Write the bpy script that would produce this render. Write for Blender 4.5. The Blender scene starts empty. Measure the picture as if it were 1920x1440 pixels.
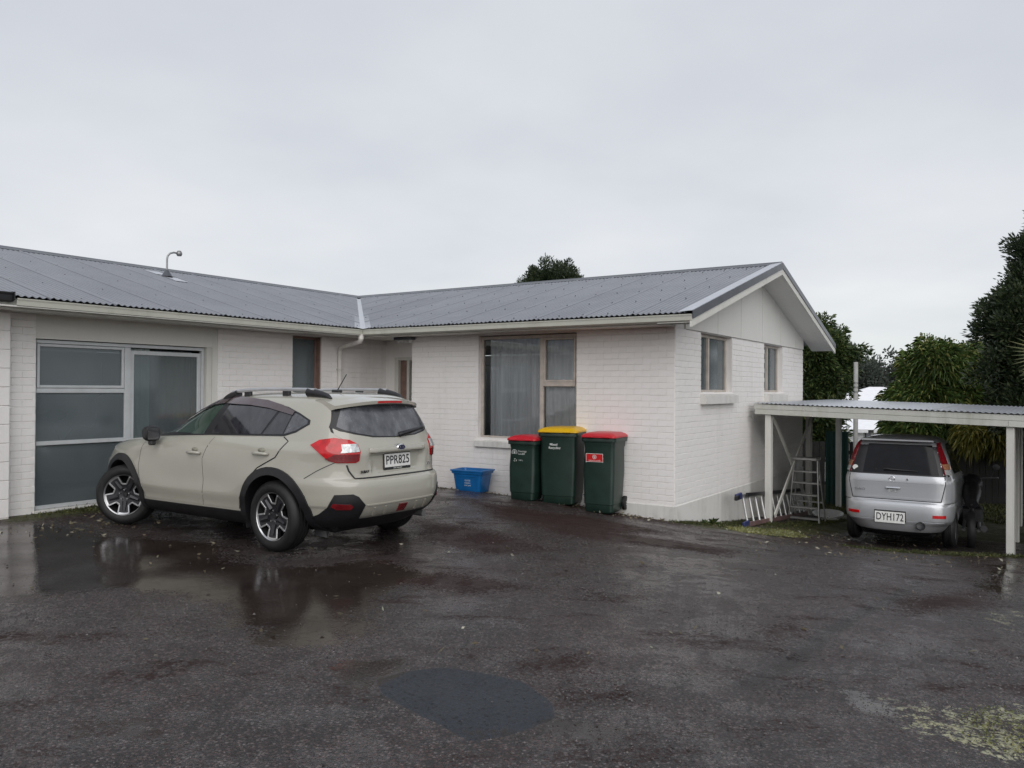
import bpy, math, random
import numpy as np
from mathutils import Vector, Matrix
from mathutils.bvhtree import BVHTree
from mathutils.geometry import delaunay_2d_cdt

random.seed(7)
rng = np.random.default_rng(7)
S = bpy.context.scene
COL = S.collection
R = math.radians

# ------------------------------------------------------------------ camera
cam_d = bpy.data.cameras.new('camera')
cam = bpy.data.objects.new('camera', cam_d)
COL.objects.link(cam)
cam_d.sensor_fit = 'HORIZONTAL'
cam_d.sensor_width = 36.0
cam_d.lens = 36.0 * 1500.0 / 1920.0
cam_d.clip_start = 0.05
cam_d.clip_end = 2000.0
_p, _r = R(0.345), R(0.35)
_f = Vector((0, math.cos(_p), math.sin(_p)))
_u0 = Vector((0, -math.sin(_p), math.cos(_p)))
_x0 = Vector((1, 0, 0))
_x = _x0 * math.cos(_r) + _u0 * math.sin(_r)
_u = _u0 * math.cos(_r) - _x0 * math.sin(_r)
cam.matrix_world = Matrix(((_x.x, _u.x, -_f.x, 0), (_x.y, _u.y, -_f.y, 0), (_x.z, _u.z, -_f.z, 1.52), (0, 0, 0, 1)))
S.camera = cam

# ------------------------------------------------------------------ sky, sun, exposure
SUN_EL, SUN_AZ = 33.0, 172.0          # azimuth measured clockwise from +Y
world = bpy.data.worlds.new('World')
S.world = world
world.use_nodes = True
wn, wl = world.node_tree.nodes, world.node_tree.links
wn.clear()
w_out = wn.new('ShaderNodeOutputWorld')
w_sky = wn.new('ShaderNodeTexSky')
w_sky.sky_type = 'NISHITA'
w_sky.sun_disc = False
w_sky.sun_elevation = R(SUN_EL)
w_sky.sun_rotation = R(SUN_AZ)
w_bg1 = wn.new('ShaderNodeBackground'); w_bg1.inputs[1].default_value = 0.08
wl.new(w_sky.outputs[0], w_bg1.inputs[0])
# overcast cloud deck: soft grey layers, a little brighter towards the horizon
w_tc = wn.new('ShaderNodeTexCoord')
w_sep = wn.new('ShaderNodeSeparateXYZ'); wl.new(w_tc.outputs['Generated'], w_sep.inputs[0])
def wmath(op, a, b=None):
    n = wn.new('ShaderNodeMath'); n.operation = op
    for i, v in enumerate((a, b)):
        if v is None: continue
        if isinstance(v, (int, float)): n.inputs[i].default_value = v
        else: wl.new(v, n.inputs[i])
    return n.outputs[0]
w_z = wmath('MAXIMUM', w_sep.outputs[2], 0.0)
w_k = wmath('ADD', w_z, 0.22)
w_cmb = wn.new('ShaderNodeCombineXYZ')
wl.new(wmath('DIVIDE', w_sep.outputs[0], w_k), w_cmb.inputs[0])
wl.new(wmath('DIVIDE', w_sep.outputs[1], w_k), w_cmb.inputs[1])
w_n = wn.new('ShaderNodeTexNoise'); w_n.inputs['Scale'].default_value = 1.15
w_n.inputs['Detail'].default_value = 5; w_n.inputs['Roughness'].default_value = 0.48
wl.new(w_cmb.outputs[0], w_n.inputs['Vector'])
w_ramp = wn.new('ShaderNodeValToRGB')
w_ramp.color_ramp.elements[0].position = 0.0; w_ramp.color_ramp.elements[0].color = (0.66, 0.69, 0.70, 1)
w_ramp.color_ramp.elements[1].position = 0.55; w_ramp.color_ramp.elements[1].color = (0.535, 0.56, 0.61, 1)
_e = w_ramp.color_ramp.elements.new(0.14); _e.color = (0.635, 0.655, 0.69, 1)
wl.new(w_z, w_ramp.inputs[0])
w_cl = wn.new('ShaderNodeMapRange')
w_cl.inputs['From Min'].default_value = 0.3; w_cl.inputs['From Max'].default_value = 0.7
w_cl.inputs['To Min'].default_value = 0.0; w_cl.inputs['To Max'].default_value = 1.0
wl.new(w_n.outputs['Fac'], w_cl.inputs['Value'])
w_mul = wn.new('ShaderNodeMix'); w_mul.data_type = 'RGBA'; w_mul.blend_type = 'MULTIPLY'
w_mul.inputs[0].default_value = 1.0
w_tint = wn.new('ShaderNodeMix'); w_tint.data_type = 'RGBA'
wl.new(w_cl.outputs[0], w_tint.inputs[0]); w_tint.inputs[6].default_value = (0.90, 0.91, 0.925, 1); w_tint.inputs[7].default_value = (1.10, 1.09, 1.065, 1)
wl.new(w_ramp.outputs[0], w_mul.inputs[6]); wl.new(w_tint.outputs[2], w_mul.inputs[7])
w_bg2 = wn.new('ShaderNodeBackground'); w_bg2.inputs[1].default_value = 1.0
wl.new(w_mul.outputs[2], w_bg2.inputs[0])
w_mix = wn.new('ShaderNodeMixShader'); w_mix.inputs[0].default_value = 0.94
wl.new(w_bg1.outputs[0], w_mix.inputs[1]); wl.new(w_bg2.outputs[0], w_mix.inputs[2])
wl.new(w_mix.outputs[0], w_out.inputs[0])

sun_d = bpy.data.lights.new('sun', 'SUN')
sun_d.energy = 1.5
sun_d.angle = R(70)
sun_d.color = (1.0, 0.97, 0.94)
sun = bpy.data.objects.new('sun', sun_d); COL.objects.link(sun)
_az, _el = R(SUN_AZ), R(SUN_EL)
_sd = Vector((math.sin(_az) * math.cos(_el), math.cos(_az) * math.cos(_el), math.sin(_el)))
sun.rotation_euler = _sd.to_track_quat('Z', 'Y').to_euler()

S.view_settings.view_transform = 'Standard'
S.view_settings.look = 'None'
S.view_settings.exposure = 0.28
S.view_settings.gamma = 1.0
S.view_settings.use_curve_mapping = False
S.cycles.use_denoising = True
S.cycles.max_bounces = 8
S.cycles.transparent_max_bounces = 12
S.cycles.caustics_reflective = False
S.cycles.caustics_refractive = False

# ------------------------------------------------------------------ material helpers
class NT:
    def __init__(self, name):
        self.m = bpy.data.materials.new(name); self.m.use_nodes = True
        self.t = self.m.node_tree; self.n = self.t.nodes; self.l = self.t.links
        self.n.clear()
        self.out = self.n.new('ShaderNodeOutputMaterial')
        self.tc = None
    def node(self, typ, **kw):
        x = self.n.new(typ)
        for k, v in kw.items(): setattr(x, k, v)
        return x
    def set(self, x, i, v):
        s = x.inputs[i]
        if hasattr(v, 'links') or isinstance(v, bpy.types.NodeSocket): self.l.new(v, s)
        else: s.default_value = v
    def coord(self, which='Object'):
        if self.tc is None: self.tc = self.node('ShaderNodeTexCoord')
        return self.tc.outputs[which]
    def mapping(self, scale=(1, 1, 1), vec=None):
        x = self.node('ShaderNodeMapping'); self.l.new(vec or self.coord(), x.inputs[0])
        x.inputs['Scale'].default_value = scale
        return x.outputs[0]
    def noise(self, scale, detail=4, rough=0.5, vec=None, dist=0.0, out='Fac'):
        x = self.node('ShaderNodeTexNoise')
        self.l.new(vec or self.coord(), x.inputs['Vector'])
        x.inputs['Scale'].default_value = scale; x.inputs['Detail'].default_value = detail
        x.inputs['Roughness'].default_value = rough; x.inputs['Distortion'].default_value = dist
        return x.outputs[out]
    def voronoi(self, scale, feature='F1', vec=None, out='Distance'):
        x = self.node('ShaderNodeTexVoronoi'); x.feature = feature
        self.l.new(vec or self.coord(), x.inputs['Vector']); x.inputs['Scale'].default_value = scale
        return x.outputs[out]
    def rng(self, v, a, b, c=0.0, d=1.0, smooth=False):
        x = self.node('ShaderNodeMapRange')
        if smooth: x.interpolation_type = 'SMOOTHSTEP'
        self.l.new(v, x.inputs['Value'])
        for k, q in (('From Min', a), ('From Max', b), ('To Min', c), ('To Max', d)): x.inputs[k].default_value = q
        return x.outputs[0]
    def math(self, op, a, b=0.0, clamp=False):
        x = self.node('ShaderNodeMath'); x.operation = op; x.use_clamp = clamp
        self.set(x, 0, a); self.set(x, 1, b)
        return x.outputs[0]
    def mix(self, f, a, b, mode='MIX'):
        x = self.node('ShaderNodeMix'); x.data_type = 'RGBA'; x.blend_type = mode
        self.set(x, 0, f)
        for i, v in ((6, a), (7, b)):
            if isinstance(v, tuple): x.inputs[i].default_value = v if len(v) == 4 else (*v, 1)
            else: self.l.new(v, x.inputs[i])
        return x.outputs[2]
    def attr(self, name):
        x = self.node('ShaderNodeAttribute'); x.attribute_name = name
        return x.outputs['Fac']
    def island(self):
        return self.node('ShaderNodeNewGeometry').outputs['Random Per Island']
    def objrand(self):
        return self.node('ShaderNodeObjectInfo').outputs['Random']
    def bump(self, h, strength=0.3, dist=0.01, normal=None):
        x = self.node('ShaderNodeBump'); self.l.new(h, x.inputs['Height'])
        self.set(x, 'Strength', strength)
        x.inputs['Distance'].default_value = dist
        if normal is not None: self.l.new(normal, x.inputs['Normal'])
        return x.outputs[0]
    def bsdf(self, color, rough=0.5, metal=0.0, spec=0.5, normal=None, coat=0.0, coat_rough=0.05, trans=0.0, sheen=0.0):
        x = self.node('ShaderNodeBsdfPrincipled')
        if isinstance(color, tuple): x.inputs['Base Color'].default_value = (*color[:3], 1)
        else: self.l.new(color, x.inputs['Base Color'])
        self.set(x, 'Roughness', rough); self.set(x, 'Metallic', metal)
        self.set(x, 'Specular IOR Level', spec)
        x.inputs['Coat Weight'].default_value = coat; x.inputs['Coat Roughness'].default_value = coat_rough
        x.inputs['Transmission Weight'].default_value = trans
        if normal is not None: self.l.new(normal, x.inputs['Normal'])
        return x.outputs[0]
    def done(self, sh):
        self.l.new(sh, self.out.inputs['Surface']); return self.m

def simple(name, color, rough=0.5, metal=0.0, spec=0.5, coat=0.0, var=0.0, vscale=6.0, bump=0.0, bscale=60.0, bdist=0.004):
    t = NT(name)
    c = color
    if var > 0:
        f = t.noise(vscale, 5, 0.6)
        c = t.mix(t.rng(f, 0.3, 0.7), tuple(max(0, k * (1 - var)) for k in color), tuple(min(1, k * (1 + var)) for k in color))
    nrm = t.bump(t.noise(bscale, 4, 0.6), bump, bdist) if bump > 0 else None
    return t.done(t.bsdf(c, rough, metal, spec, nrm, coat))

M = {}
# painted brick: chalky white paint, weather stains, runs of grime towards the joints
def paint_mat(name, base, dirt, stain=0.35, bscale=90):
    t = NT(name)
    big = t.noise(0.9, 5, 0.6); mid = t.noise(3.1, 5, 0.65)
    streak = t.noise(1.0, 5, 0.65, vec=t.mapping((9, 9, 0.7)))
    fine = t.noise(38, 4, 0.6)
    f = t.math('MULTIPLY', t.rng(big, 0.42, 0.72), t.rng(streak, 0.4, 0.75))
    f = t.math('MULTIPLY', f, stain)
    f = t.math('ADD', f, t.math('MULTIPLY', t.rng(mid, 0.52, 0.78), stain * 0.35))
    f = t.math('ADD', f, t.math('MULTIPLY', t.rng(fine, 0.55, 0.8), 0.12), clamp=True)
    c = t.mix(f, base, dirt)
    c = t.mix(t.math('MULTIPLY', t.objrand(), 0.06), c, dirt)
    blot = t.rng(t.math('ADD', t.noise(1.7, 6, 0.75), t.math('MULTIPLY', fine, 0.12)), 0.70, 0.76, 0, stain * 0.55, True)
    c = t.mix(blot, c, tuple(k * 0.72 for k in dirt))
    h = t.math('ADD', t.noise(bscale, 4, 0.6), t.math('MULTIPLY', t.noise(22, 3, 0.5), 1.2))
    return t.done(t.bsdf(c, t.rng(fine, 0.3, 0.7, 0.45, 0.7), 0, 0.4, t.bump(h, 0.35, 0.004)))
M['brick'] = paint_mat('painted_brick', (0.83, 0.805, 0.785), (0.46, 0.44, 0.40))
M['plinth'] = paint_mat('painted_concrete', (0.70, 0.685, 0.66), (0.30, 0.30, 0.25), 0.8, 140)
M['panel'] = paint_mat('painted_panel', (0.70, 0.69, 0.655), (0.50, 0.48, 0.43), 0.25, 60)
M['trimwhite'] = paint_mat('painted_timber', (0.66, 0.65, 0.61), (0.36, 0.36, 0.28), 0.6, 60)
M['gutter'] = paint_mat('painted_gutter', (0.50, 0.50, 0.44), (0.30, 0.30, 0.24), 0.6, 40)
M['mossytimber'] = paint_mat('weathered_white_timber', (0.56, 0.56, 0.52), (0.22, 0.23, 0.15), 0.95, 60)
M['alu'] = simple('aluminium_frame', (0.55, 0.57, 0.58), 0.4, 0.2, 0.5, var=0.08)
M['woodframe'] = simple('beige_window_timber', (0.47, 0.42, 0.375), 0.55, var=0.18, vscale=9)
M['redwood'] = simple('stained_red_timber', (0.22, 0.135, 0.11), 0.5, var=0.25, vscale=9)
M['flash'] = simple('dark_grey_flashing', (0.085, 0.09, 0.105), 0.32, 0.3, 0.5, var=0.2, vscale=3)
M['lightflash'] = simple('pale_zinc_flashing', (0.52, 0.54, 0.58), 0.3, 0.5, 0.5, var=0.08)
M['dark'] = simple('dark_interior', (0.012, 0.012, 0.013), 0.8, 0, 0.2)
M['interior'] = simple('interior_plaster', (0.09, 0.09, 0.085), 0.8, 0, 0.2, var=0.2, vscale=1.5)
M['blackplastic'] = simple('black_plastic', (0.012, 0.012, 0.014), 0.42, 0, 0.5, var=0.2, bump=0.1, bscale=200, bdist=0.001)
M['rubber'] = simple('tyre_rubber', (0.011, 0.011, 0.011), 0.55, 0, 0.4, var=0.3, vscale=20)
M['steel'] = simple('dull_steel', (0.28, 0.28, 0.28), 0.38, 0.85, 0.5, var=0.15)
M['alumill'] = simple('mill_aluminium', (0.46, 0.46, 0.45), 0.42, 0.75, 0.5, var=0.2, vscale=12)
M['chrome'] = simple('chrome', (0.75, 0.75, 0.77), 0.08, 1.0)
M['white'] = simple('white_plastic', (0.72, 0.72, 0.70), 0.4, var=0.08)
M['whitepipe'] = simple('white_pvc_pipe', (0.66, 0.63, 0.60), 0.4, var=0.12, vscale=4)
M['ink'] = simple('black_ink', (0.01, 0.01, 0.012), 0.5)  # print, and also the painted shade of the car panel gaps
M['decal'] = simple('white_print', (0.62, 0.64, 0.62), 0.5, var=0.15, vscale=40)

# zinc-grey corrugated roofing, wet
def roof_mat():
    t = NT('corrugated_steel')
    big = t.noise(0.8, 5, 0.6)
    st = t.noise(1.5, 5, 0.7, vec=t.mapping((6, 0.6, 1)))
    c = t.mix(t.rng(big, 0.3, 0.7), (0.235, 0.245, 0.275), (0.30, 0.31, 0.34))
    c = t.mix(t.math('MULTIPLY', t.rng(st, 0.5, 0.8), 0.35), c, (0.19, 0.195, 0.20))
    oi = t.objrand()
    c = t.mix(t.math('MULTIPLY', oi, 0.16), c, (0.18, 0.185, 0.2))
    va = t.math('MULTIPLY', t.attr('trough'), t.rng(t.noise(2.5, 4, 0.6), 0.3, 0.7, 0.45, 0.85))  # troughs coloured darker to put in shading between the ribs
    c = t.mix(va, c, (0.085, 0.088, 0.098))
    c = t.mix(t.rng(t.noise(7, 6, 0.75), 0.66, 0.74, 0, 0.5), c, (0.33, 0.335, 0.33))
    r = t.rng(t.noise(30, 4, 0.6), 0.3, 0.7, 0.26, 0.42)
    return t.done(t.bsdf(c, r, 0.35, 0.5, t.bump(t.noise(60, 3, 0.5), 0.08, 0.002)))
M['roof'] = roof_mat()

def glass_mat(name, tint, haze, hazecol, rough=0.02, refl=1.0):
    t = NT(name)
    tr = t.node('ShaderNodeBsdfTransparent'); tr.inputs[0].default_value = (*tint, 1)
    df = t.bsdf(hazecol, 0.6, 0, 0.0)
    m1 = t.node('ShaderNodeMixShader'); t.l.new(t.rng(t.noise(0.8, 3, 0.5), 0.3, 0.7, haze * 0.72, min(1, haze * 1.25)), m1.inputs[0])
    t.l.new(tr.outputs[0], m1.inputs[1]); t.l.new(df, m1.inputs[2])
    gl = t.node('ShaderNodeBsdfGlossy'); gl.inputs['Roughness'].default_value = rough
    gl.inputs[0].default_value = (0.95, 0.97, 1, 1)
    nz = t.bump(t.noise(1.3, 2, 0.5), 0.04, 0.05); t.l.new(nz, gl.inputs['Normal'])
    fr = t.node('ShaderNodeFresnel'); fr.inputs[0].default_value = 1.5
    f = t.math('MULTIPLY', fr.outputs[0], 1.0 * refl, clamp=True)
    m2 = t.node('ShaderNodeMixShader'); t.l.new(f, m2.inputs[0])
    t.l.new(m1.outputs[0], m2.inputs[1]); t.l.new(gl.outputs[0], m2.inputs[2])
    return t.done(m2.outputs[0])
M['glass'] = glass_mat('window_glass', (0.97, 0.985, 0.985), 0.01, (0.2, 0.22, 0.23))
M['slider'] = glass_mat('slightly_hazy_glass', (0.86, 0.92, 0.92), 0.32, (0.19, 0.22, 0.23), 0.06)
M['frost'] = glass_mat('hazy_window_glass', (0.74, 0.82, 0.84), 0.58, (0.165, 0.195, 0.205), 0.10)

def fabric_mat(name, col, alpha):
    t = NT(name)
    weave = t.noise(8, 3, 0.5, vec=t.mapping((3, 3, 0.15)))
    df = t.node('ShaderNodeBsdfDiffuse')
    t.l.new(t.mix(t.rng(weave, 0.3, 0.7), tuple(k * 0.8 for k in col), col), df.inputs[0])
    tl = t.node('ShaderNodeBsdfTranslucent'); tl.inputs[0].default_value = (*col, 1)
    a = t.node('ShaderNodeMixShader'); a.inputs[0].default_value = 0.3
    t.l.new(df.outputs[0], a.inputs[1]); t.l.new(tl.outputs[0], a.inputs[2])
    tr = t.node('ShaderNodeBsdfTransparent')
    b = t.node('ShaderNodeMixShader'); b.inputs[0].default_value = alpha
    t.l.new(tr.outputs[0], b.inputs[1]); t.l.new(a.outputs[0], b.inputs[2])
    return t.done(b.outputs[0])
M['sheer'] = fabric_mat('sheer_curtain_fabric', (0.90, 0.90, 0.93), 0.86)
M['greyblind'] = fabric_mat('blue_grey_curtain_fabric', (0.30, 0.34, 0.36), 0.99)
M['greencurtain'] = fabric_mat('pale_green_curtain_fabric', (0.68, 0.80, 0.76), 0.97)

def carpaint(name, col, metal, rough=0.35):
    t = NT(name)
    d = t.noise(120, 3, 0.6); g = t.noise(2.2, 4, 0.6)
    c = t.mix(t.math('MULTIPLY', t.rng(g, 0.4, 0.75), 0.18), col, tuple(k * 0.72 for k in col))
    drops = t.rng(t.voronoi(70), 0.0, 0.32, 1.0, 0.0, True)
    return t.done(t.bsdf(c, rough, metal, 0.5, t.bump(drops, 0.07, 0.002), 1.0, 0.03))
M['khaki'] = carpaint('khaki_car_paint', (0.375, 0.362, 0.308), 0.0)
M['silver'] = carpaint('silver_car_paint', (0.50, 0.51, 0.53), 0.55, 0.32)

def carglass(name, col, rough, wet):
    t = NT(name)
    dr = t.rng(t.voronoi(95), 0.05, 0.4, 1.0, 0.0, True)
    n2 = t.noise(9, 4, 0.65, vec=t.mapping((1, 1, 0.5)))
    f = t.math('MULTIPLY', t.rng(n2, 0.35, 0.7), wet)
    c = t.mix(f, col, (0.13, 0.135, 0.15))
    return t.done(t.bsdf(c, t.rng(n2, 0.3, 0.7, rough, rough + 0.16 * wet), 0, 0.7, t.bump(dr, 0.12 * wet, 0.002), 0.3 * (1 - wet), 0.03))
M['carglass_wet'] = carglass('wet_tinted_glass', (0.045, 0.047, 0.055), 0.16, 1.0)
M['carglass_dark'] = carglass('dark_tinted_glass', (0.012, 0.012, 0.016), 0.03, 0.25)
M['carglass_van'] = simple('dusty_dark_glass', (0.010, 0.010, 0.012), 0.10, 0, 0.22, var=0.3, vscale=5)  # near-black and dulled: carport roof's dark reflection put into the colour
M['carglass_green'] = carglass('clear_greenish_glass', (0.035, 0.062, 0.048), 0.03, 0.1)
M['visor'] = carglass('smoked_acrylic_visor', (0.07, 0.045, 0.05), 0.12, 0.3)
M['lampred'] = simple('red_lamp_plastic', (0.46, 0.003, 0.006), 0.14, 0, 0.5, coat=0.6, var=0.35, vscale=14)
M['lampdark'] = simple('dark_red_lamp_plastic', (0.16, 0.004, 0.008), 0.12, 0, 0.6, coat=1.0, var=0.3, vscale=18)
M['lampwhite'] = simple('clear_lamp_plastic', (0.55, 0.56, 0.56), 0.12, 0.3, 0.6, coat=1.0, var=0.5, vscale=30)
M['lampamber'] = simple('amber_lamp_plastic', (0.42, 0.20, 0.11), 0.15, 0.2, 0.6, coat=1.0, var=0.4, vscale=40)
M['bin'] = simple('dark_green_plastic', (0.010, 0.026, 0.019), 0.38, 0, 0.5, var=0.25, vscale=5, bump=0.08, bscale=150, bdist=0.001)
M['binred'] = simple('red_plastic', (0.50, 0.016, 0.028), 0.36, 0, 0.5, var=0.12, vscale=8)
M['binyellow'] = simple('yellow_plastic', (0.66, 0.39, 0.004), 0.38, 0, 0.5, var=0.1, vscale=8)
M['sticker'] = simple('red_sticker', (0.52, 0.01, 0.012), 0.45)
M['blueplastic'] = simple('blue_plastic', (0.008, 0.125, 0.36), 0.35, 0, 0.5, var=0.2, vscale=7)
M['blueink'] = simple('navy_plastic', (0.03, 0.04, 0.13), 0.4)
M['fence'] = simple('dark_stained_timber', (0.020, 0.019, 0.018), 0.7, 0, 0.3, var=0.4, vscale=3, bump=0.3, bscale=30, bdist=0.006)
M['teal'] = simple('dark_teal_sheet', (0.005, 0.040, 0.031), 0.5, 0, 0.4, var=0.3, vscale=1.5)
M['bark'] = simple('tree_bark', (0.07, 0.055, 0.042), 0.85, 0, 0.2, var=0.4, vscale=10, bump=0.6, bscale=25, bdist=0.02)
M['whiteroof'] = simple('white_painted_roof', (0.80, 0.80, 0.83), 0.4, 0.0, 0.5, var=0.05)
M['weatherboard'] = simple('white_weatherboard', (0.62, 0.63, 0.65), 0.5, var=0.08)
M['polewhite'] = simple('pale_concrete_pole', (0.46, 0.46, 0.44), 0.7, var=0.15)
M['ladderred'] = simple('faded_red_fibreglass', (0.16, 0.10, 0.095), 0.55, var=0.3)

def leaf_mat(name, a, b, c2=None, rough=0.42):
    t = NT(name)
    i = t.island()
    col = t.mix(i, a, b)
    if c2: col = t.mix(t.rng(i, 0.82, 0.86), col, c2)
    big = t.noise(1.3, 3, 0.5)
    col = t.mix(t.rng(big, 0.35, 0.65), t.mix(1.0, col, (0.62, 0.66, 0.62), 'MULTIPLY'), col)
    bs = t.bsdf(col, rough, 0, 0.45)
    tl = t.node('ShaderNodeBsdfTranslucent'); t.l.new(col, tl.inputs[0])
    m = t.node('ShaderNodeMixShader'); m.inputs[0].default_value = 0.22
    t.l.new(bs, m.inputs[1]); t.l.new(tl.outputs[0], m.inputs[2])
    return t.done(m.outputs[0])
M['leaf_dark'] = leaf_mat('dark_evergreen_leaves', (0.018, 0.032, 0.016), (0.060, 0.085, 0.034), (0.10, 0.12, 0.06))
M['leaf_mid'] = leaf_mat('glossy_green_leaves', (0.026, 0.052, 0.018), (0.105, 0.15, 0.05), (0.19, 0.22, 0.08))
M['leaf_bamboo'] = leaf_mat('bamboo_leaves', (0.07, 0.13, 0.04), (0.25, 0.34, 0.09), (0.40, 0.40, 0.13), 0.32)
M['leaf_yellow'] = leaf_mat('yellowing_leaves', (0.16, 0.18, 0.035), (0.42, 0.36, 0.08))
M['leaf_far'] = leaf_mat('olive_grey_leaves', (0.085, 0.10, 0.088), (0.125, 0.14, 0.12), None, 0.9)  # distance haze put into the leaf colour
M['leaf_palm'] = leaf_mat('palm_frond', (0.09, 0.11, 0.035), (0.17, 0.17, 0.07))
M['moss'] = leaf_mat('pale_moss', (0.14, 0.15, 0.045), (0.33, 0.32, 0.13), (0.40, 0.40, 0.26), 0.8)
M['darkmoss'] = leaf_mat('dark_moss', (0.035, 0.045, 0.014), (0.08, 0.085, 0.025), (0.15, 0.15, 0.05), 0.8)
M['litter'] = leaf_mat('dry_leaf_litter', (0.10, 0.075, 0.045), (0.30, 0.26, 0.18), (0.5, 0.47, 0.38), 0.7)
# ------------------------------------------------------------------ mesh helpers
class MB:
    def __init__(self): self.v = []; self.f = []; self.mi = []
    def add(self, vs, fs, mi=0):
        b = len(self.v); self.v += [tuple(p) for p in vs]
        self.f += [tuple(i + b for i in f) for f in fs]; self.mi += [mi] * len(fs)
    def box(self, x0, x1, y0, y1, z0, z1, mi=0, mat=None):
        vs = [(x, y, z) for z in (z0, z1) for y in (y0, y1) for x in (x0, x1)]
        if mat is not None: vs = [tuple(mat @ Vector(p)) for p in vs]
        self.add(vs, [(0, 2, 3, 1), (4, 5, 7, 6), (0, 1, 5, 4), (1, 3, 7, 5), (3, 2, 6, 7), (2, 0, 4, 6)], mi)
    def bevbox(self, x0, x1, y0, y1, z0, z1, b=0.006, mi=0, mat=None):
        """box with chamfered edges (24 verts)"""
        vs = []
        for sx, X in ((-1, x0), (1, x1)):
            for sy, Y in ((-1, y0), (1, y1)):
                for sz, Z in ((-1, z0), (1, z1)):
                    vs += [(X, Y - sy * b, Z - sz * b), (X - sx * b, Y, Z - sz * b), (X - sx * b, Y - sy * b, Z)]
        def i(sx, sy, sz, k): return ((sx * 2 + sy) * 2 + sz) * 3 + k
        fs = [(i(0,0,0,0), i(0,0,1,0), i(0,1,1,0), i(0,1,0,0)), (i(1,0,0,0), i(1,1,0,0), i(1,1,1,0), i(1,0,1,0)),
              (i(0,0,0,1), i(1,0,0,1), i(1,0,1,1), i(0,0,1,1)), (i(0,1,0,1), i(0,1,1,1), i(1,1,1,1), i(1,1,0,1)),
              (i(0,0,0,2), i(0,1,0,2), i(1,1,0,2), i(1,0,0,2)), (i(0,0,1,2), i(1,0,1,2), i(1,1,1,2), i(0,1,1,2))]
        for s in (0, 1):
            for u in (0, 1):
                fs += [(i(0,s,u,1), i(0,s,u,2), i(1,s,u,2), i(1,s,u,1)), (i(s,0,u,0), i(s,0,u,2), i(s,1,u,2), i(s,1,u,0)),
                       (i(s,u,0,0), i(s,u,0,1), i(s,u,1,1), i(s,u,1,0))]
        for sx in (0, 1):
            for sy in (0, 1):
                for sz in (0, 1): fs.append((i(sx,sy,sz,0), i(sx,sy,sz,1), i(sx,sy,sz,2)))
        if mat is not None: vs = [tuple(mat @ Vector(p)) for p in vs]
        self.add(vs, fs, mi)
    def beam(self, p, q, w, h, up=(0, 0, 1), mi=0, b=0.004):
        p, q = Vector(p), Vector(q); d = q - p; L = d.length; d.normalize()
        up = Vector(up); s = d.cross(up); s.normalize(); u = s.cross(d)
        m = Matrix(((d.x, s.x, u.x, p.x), (d.y, s.y, u.y, p.y), (d.z, s.z, u.z, p.z), (0, 0, 0, 1)))
        self.bevbox(0, L, -w / 2, w / 2, -h / 2, h / 2, b, mi, m)
    def tube(self, pts, r, n=8, mi=0, caps=True):
        pts = [Vector(p) for p in pts]; k = len(pts)
        rs = r if isinstance(r, (list, tuple)) else [r] * k
        rings = []; prev = None
        for i, p in enumerate(pts):
            d = (pts[min(i + 1, k - 1)] - pts[max(i - 1, 0)]).normalized()
            a = prev if prev is not None else (Vector((0, 0, 1)) if abs(d.z) < .9 else Vector((1, 0, 0)))
            s = d.cross(a)
            if s.length < 1e-5: s = d.cross(Vector((0, 1, 0)))
            s.normalize(); u = s.cross(d); u.normalize(); prev = u
            rings.append([p + (s * math.cos(2 * math.pi * j / n) + u * math.sin(2 * math.pi * j / n)) * rs[i] for j in range(n)])
        vs = [v for rg in rings for v in rg]
        fs = [(i * n + j, i * n + (j + 1) % n, (i + 1) * n + (j + 1) % n, (i + 1) * n + j) for i in range(k - 1) for j in range(n)]
        if caps: fs += [tuple(reversed(range(n))), tuple(range((k - 1) * n, k * n))]
        self.add(vs, fs, mi)
    def lathe(self, prof, n=24, axis='z', org=(0, 0, 0), mi=0, close=False):
        """prof: list of (radius, height)"""
        ox, oy, oz = org; vs = []
        for r, h in prof:
            for j in range(n):
                a = 2 * math.pi * j / n; c, s = r * math.cos(a), r * math.sin(a)
                vs.append({'z': (ox + c, oy + s, oz + h), 'y': (ox + s, oy + h, oz + c), 'x': (ox + h, oy + c, oz + s)}[axis])
        k = len(prof)
        fs = [(i * n + j, i * n + (j + 1) % n, (i + 1) * n + (j + 1) % n, (i + 1) * n + j) for i in range(k - 1) for j in range(n)]
        if close: fs += [((k - 1) * n + j, (k - 1) * n + (j + 1) % n, (j + 1) % n, j) for j in range(n)]
        self.add(vs, fs, mi)
    def prism(self, poly, lo, hi, ax=2, mi=0):
        """extrude a 2-D outline along an axis (0 x: poly=(y,z); 1 y: poly=(x,z); 2 z: poly=(x,y))"""
        def P(a, b, h): return {0: (h, a, b), 1: (a, h, b), 2: (a, b, h)}[ax]
        n = len(poly)
        vs = [P(a, b, lo) for a, b in poly] + [P(a, b, hi) for a, b in poly]
        fs = [(j, (j + 1) % n, n + (j + 1) % n, n + j) for j in range(n)] + [tuple(reversed(range(n))), tuple(range(n, 2 * n))]
        self.add(vs, fs, mi)
    def sweep(self, prof, path, frame, mi=0, caps=True):
        """prof (s,u) swept along path; frame(i)->(side, up) vectors"""
        n = len(prof); vs = []
        for i, p in enumerate(path):
            s, u = frame(i); p = Vector(p)
            vs += [p + s * a + u * b for a, b in prof]
        fs = [(i * n + j, i * n + (j + 1) % n, (i + 1) * n + (j + 1) % n, (i + 1) * n + j) for i in range(len(path) - 1) for j in range(n)]
        if caps: fs += [tuple(reversed(range(n))), tuple(range((len(path) - 1) * n, len(path) * n))]
        self.add(vs, fs, mi)
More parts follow.
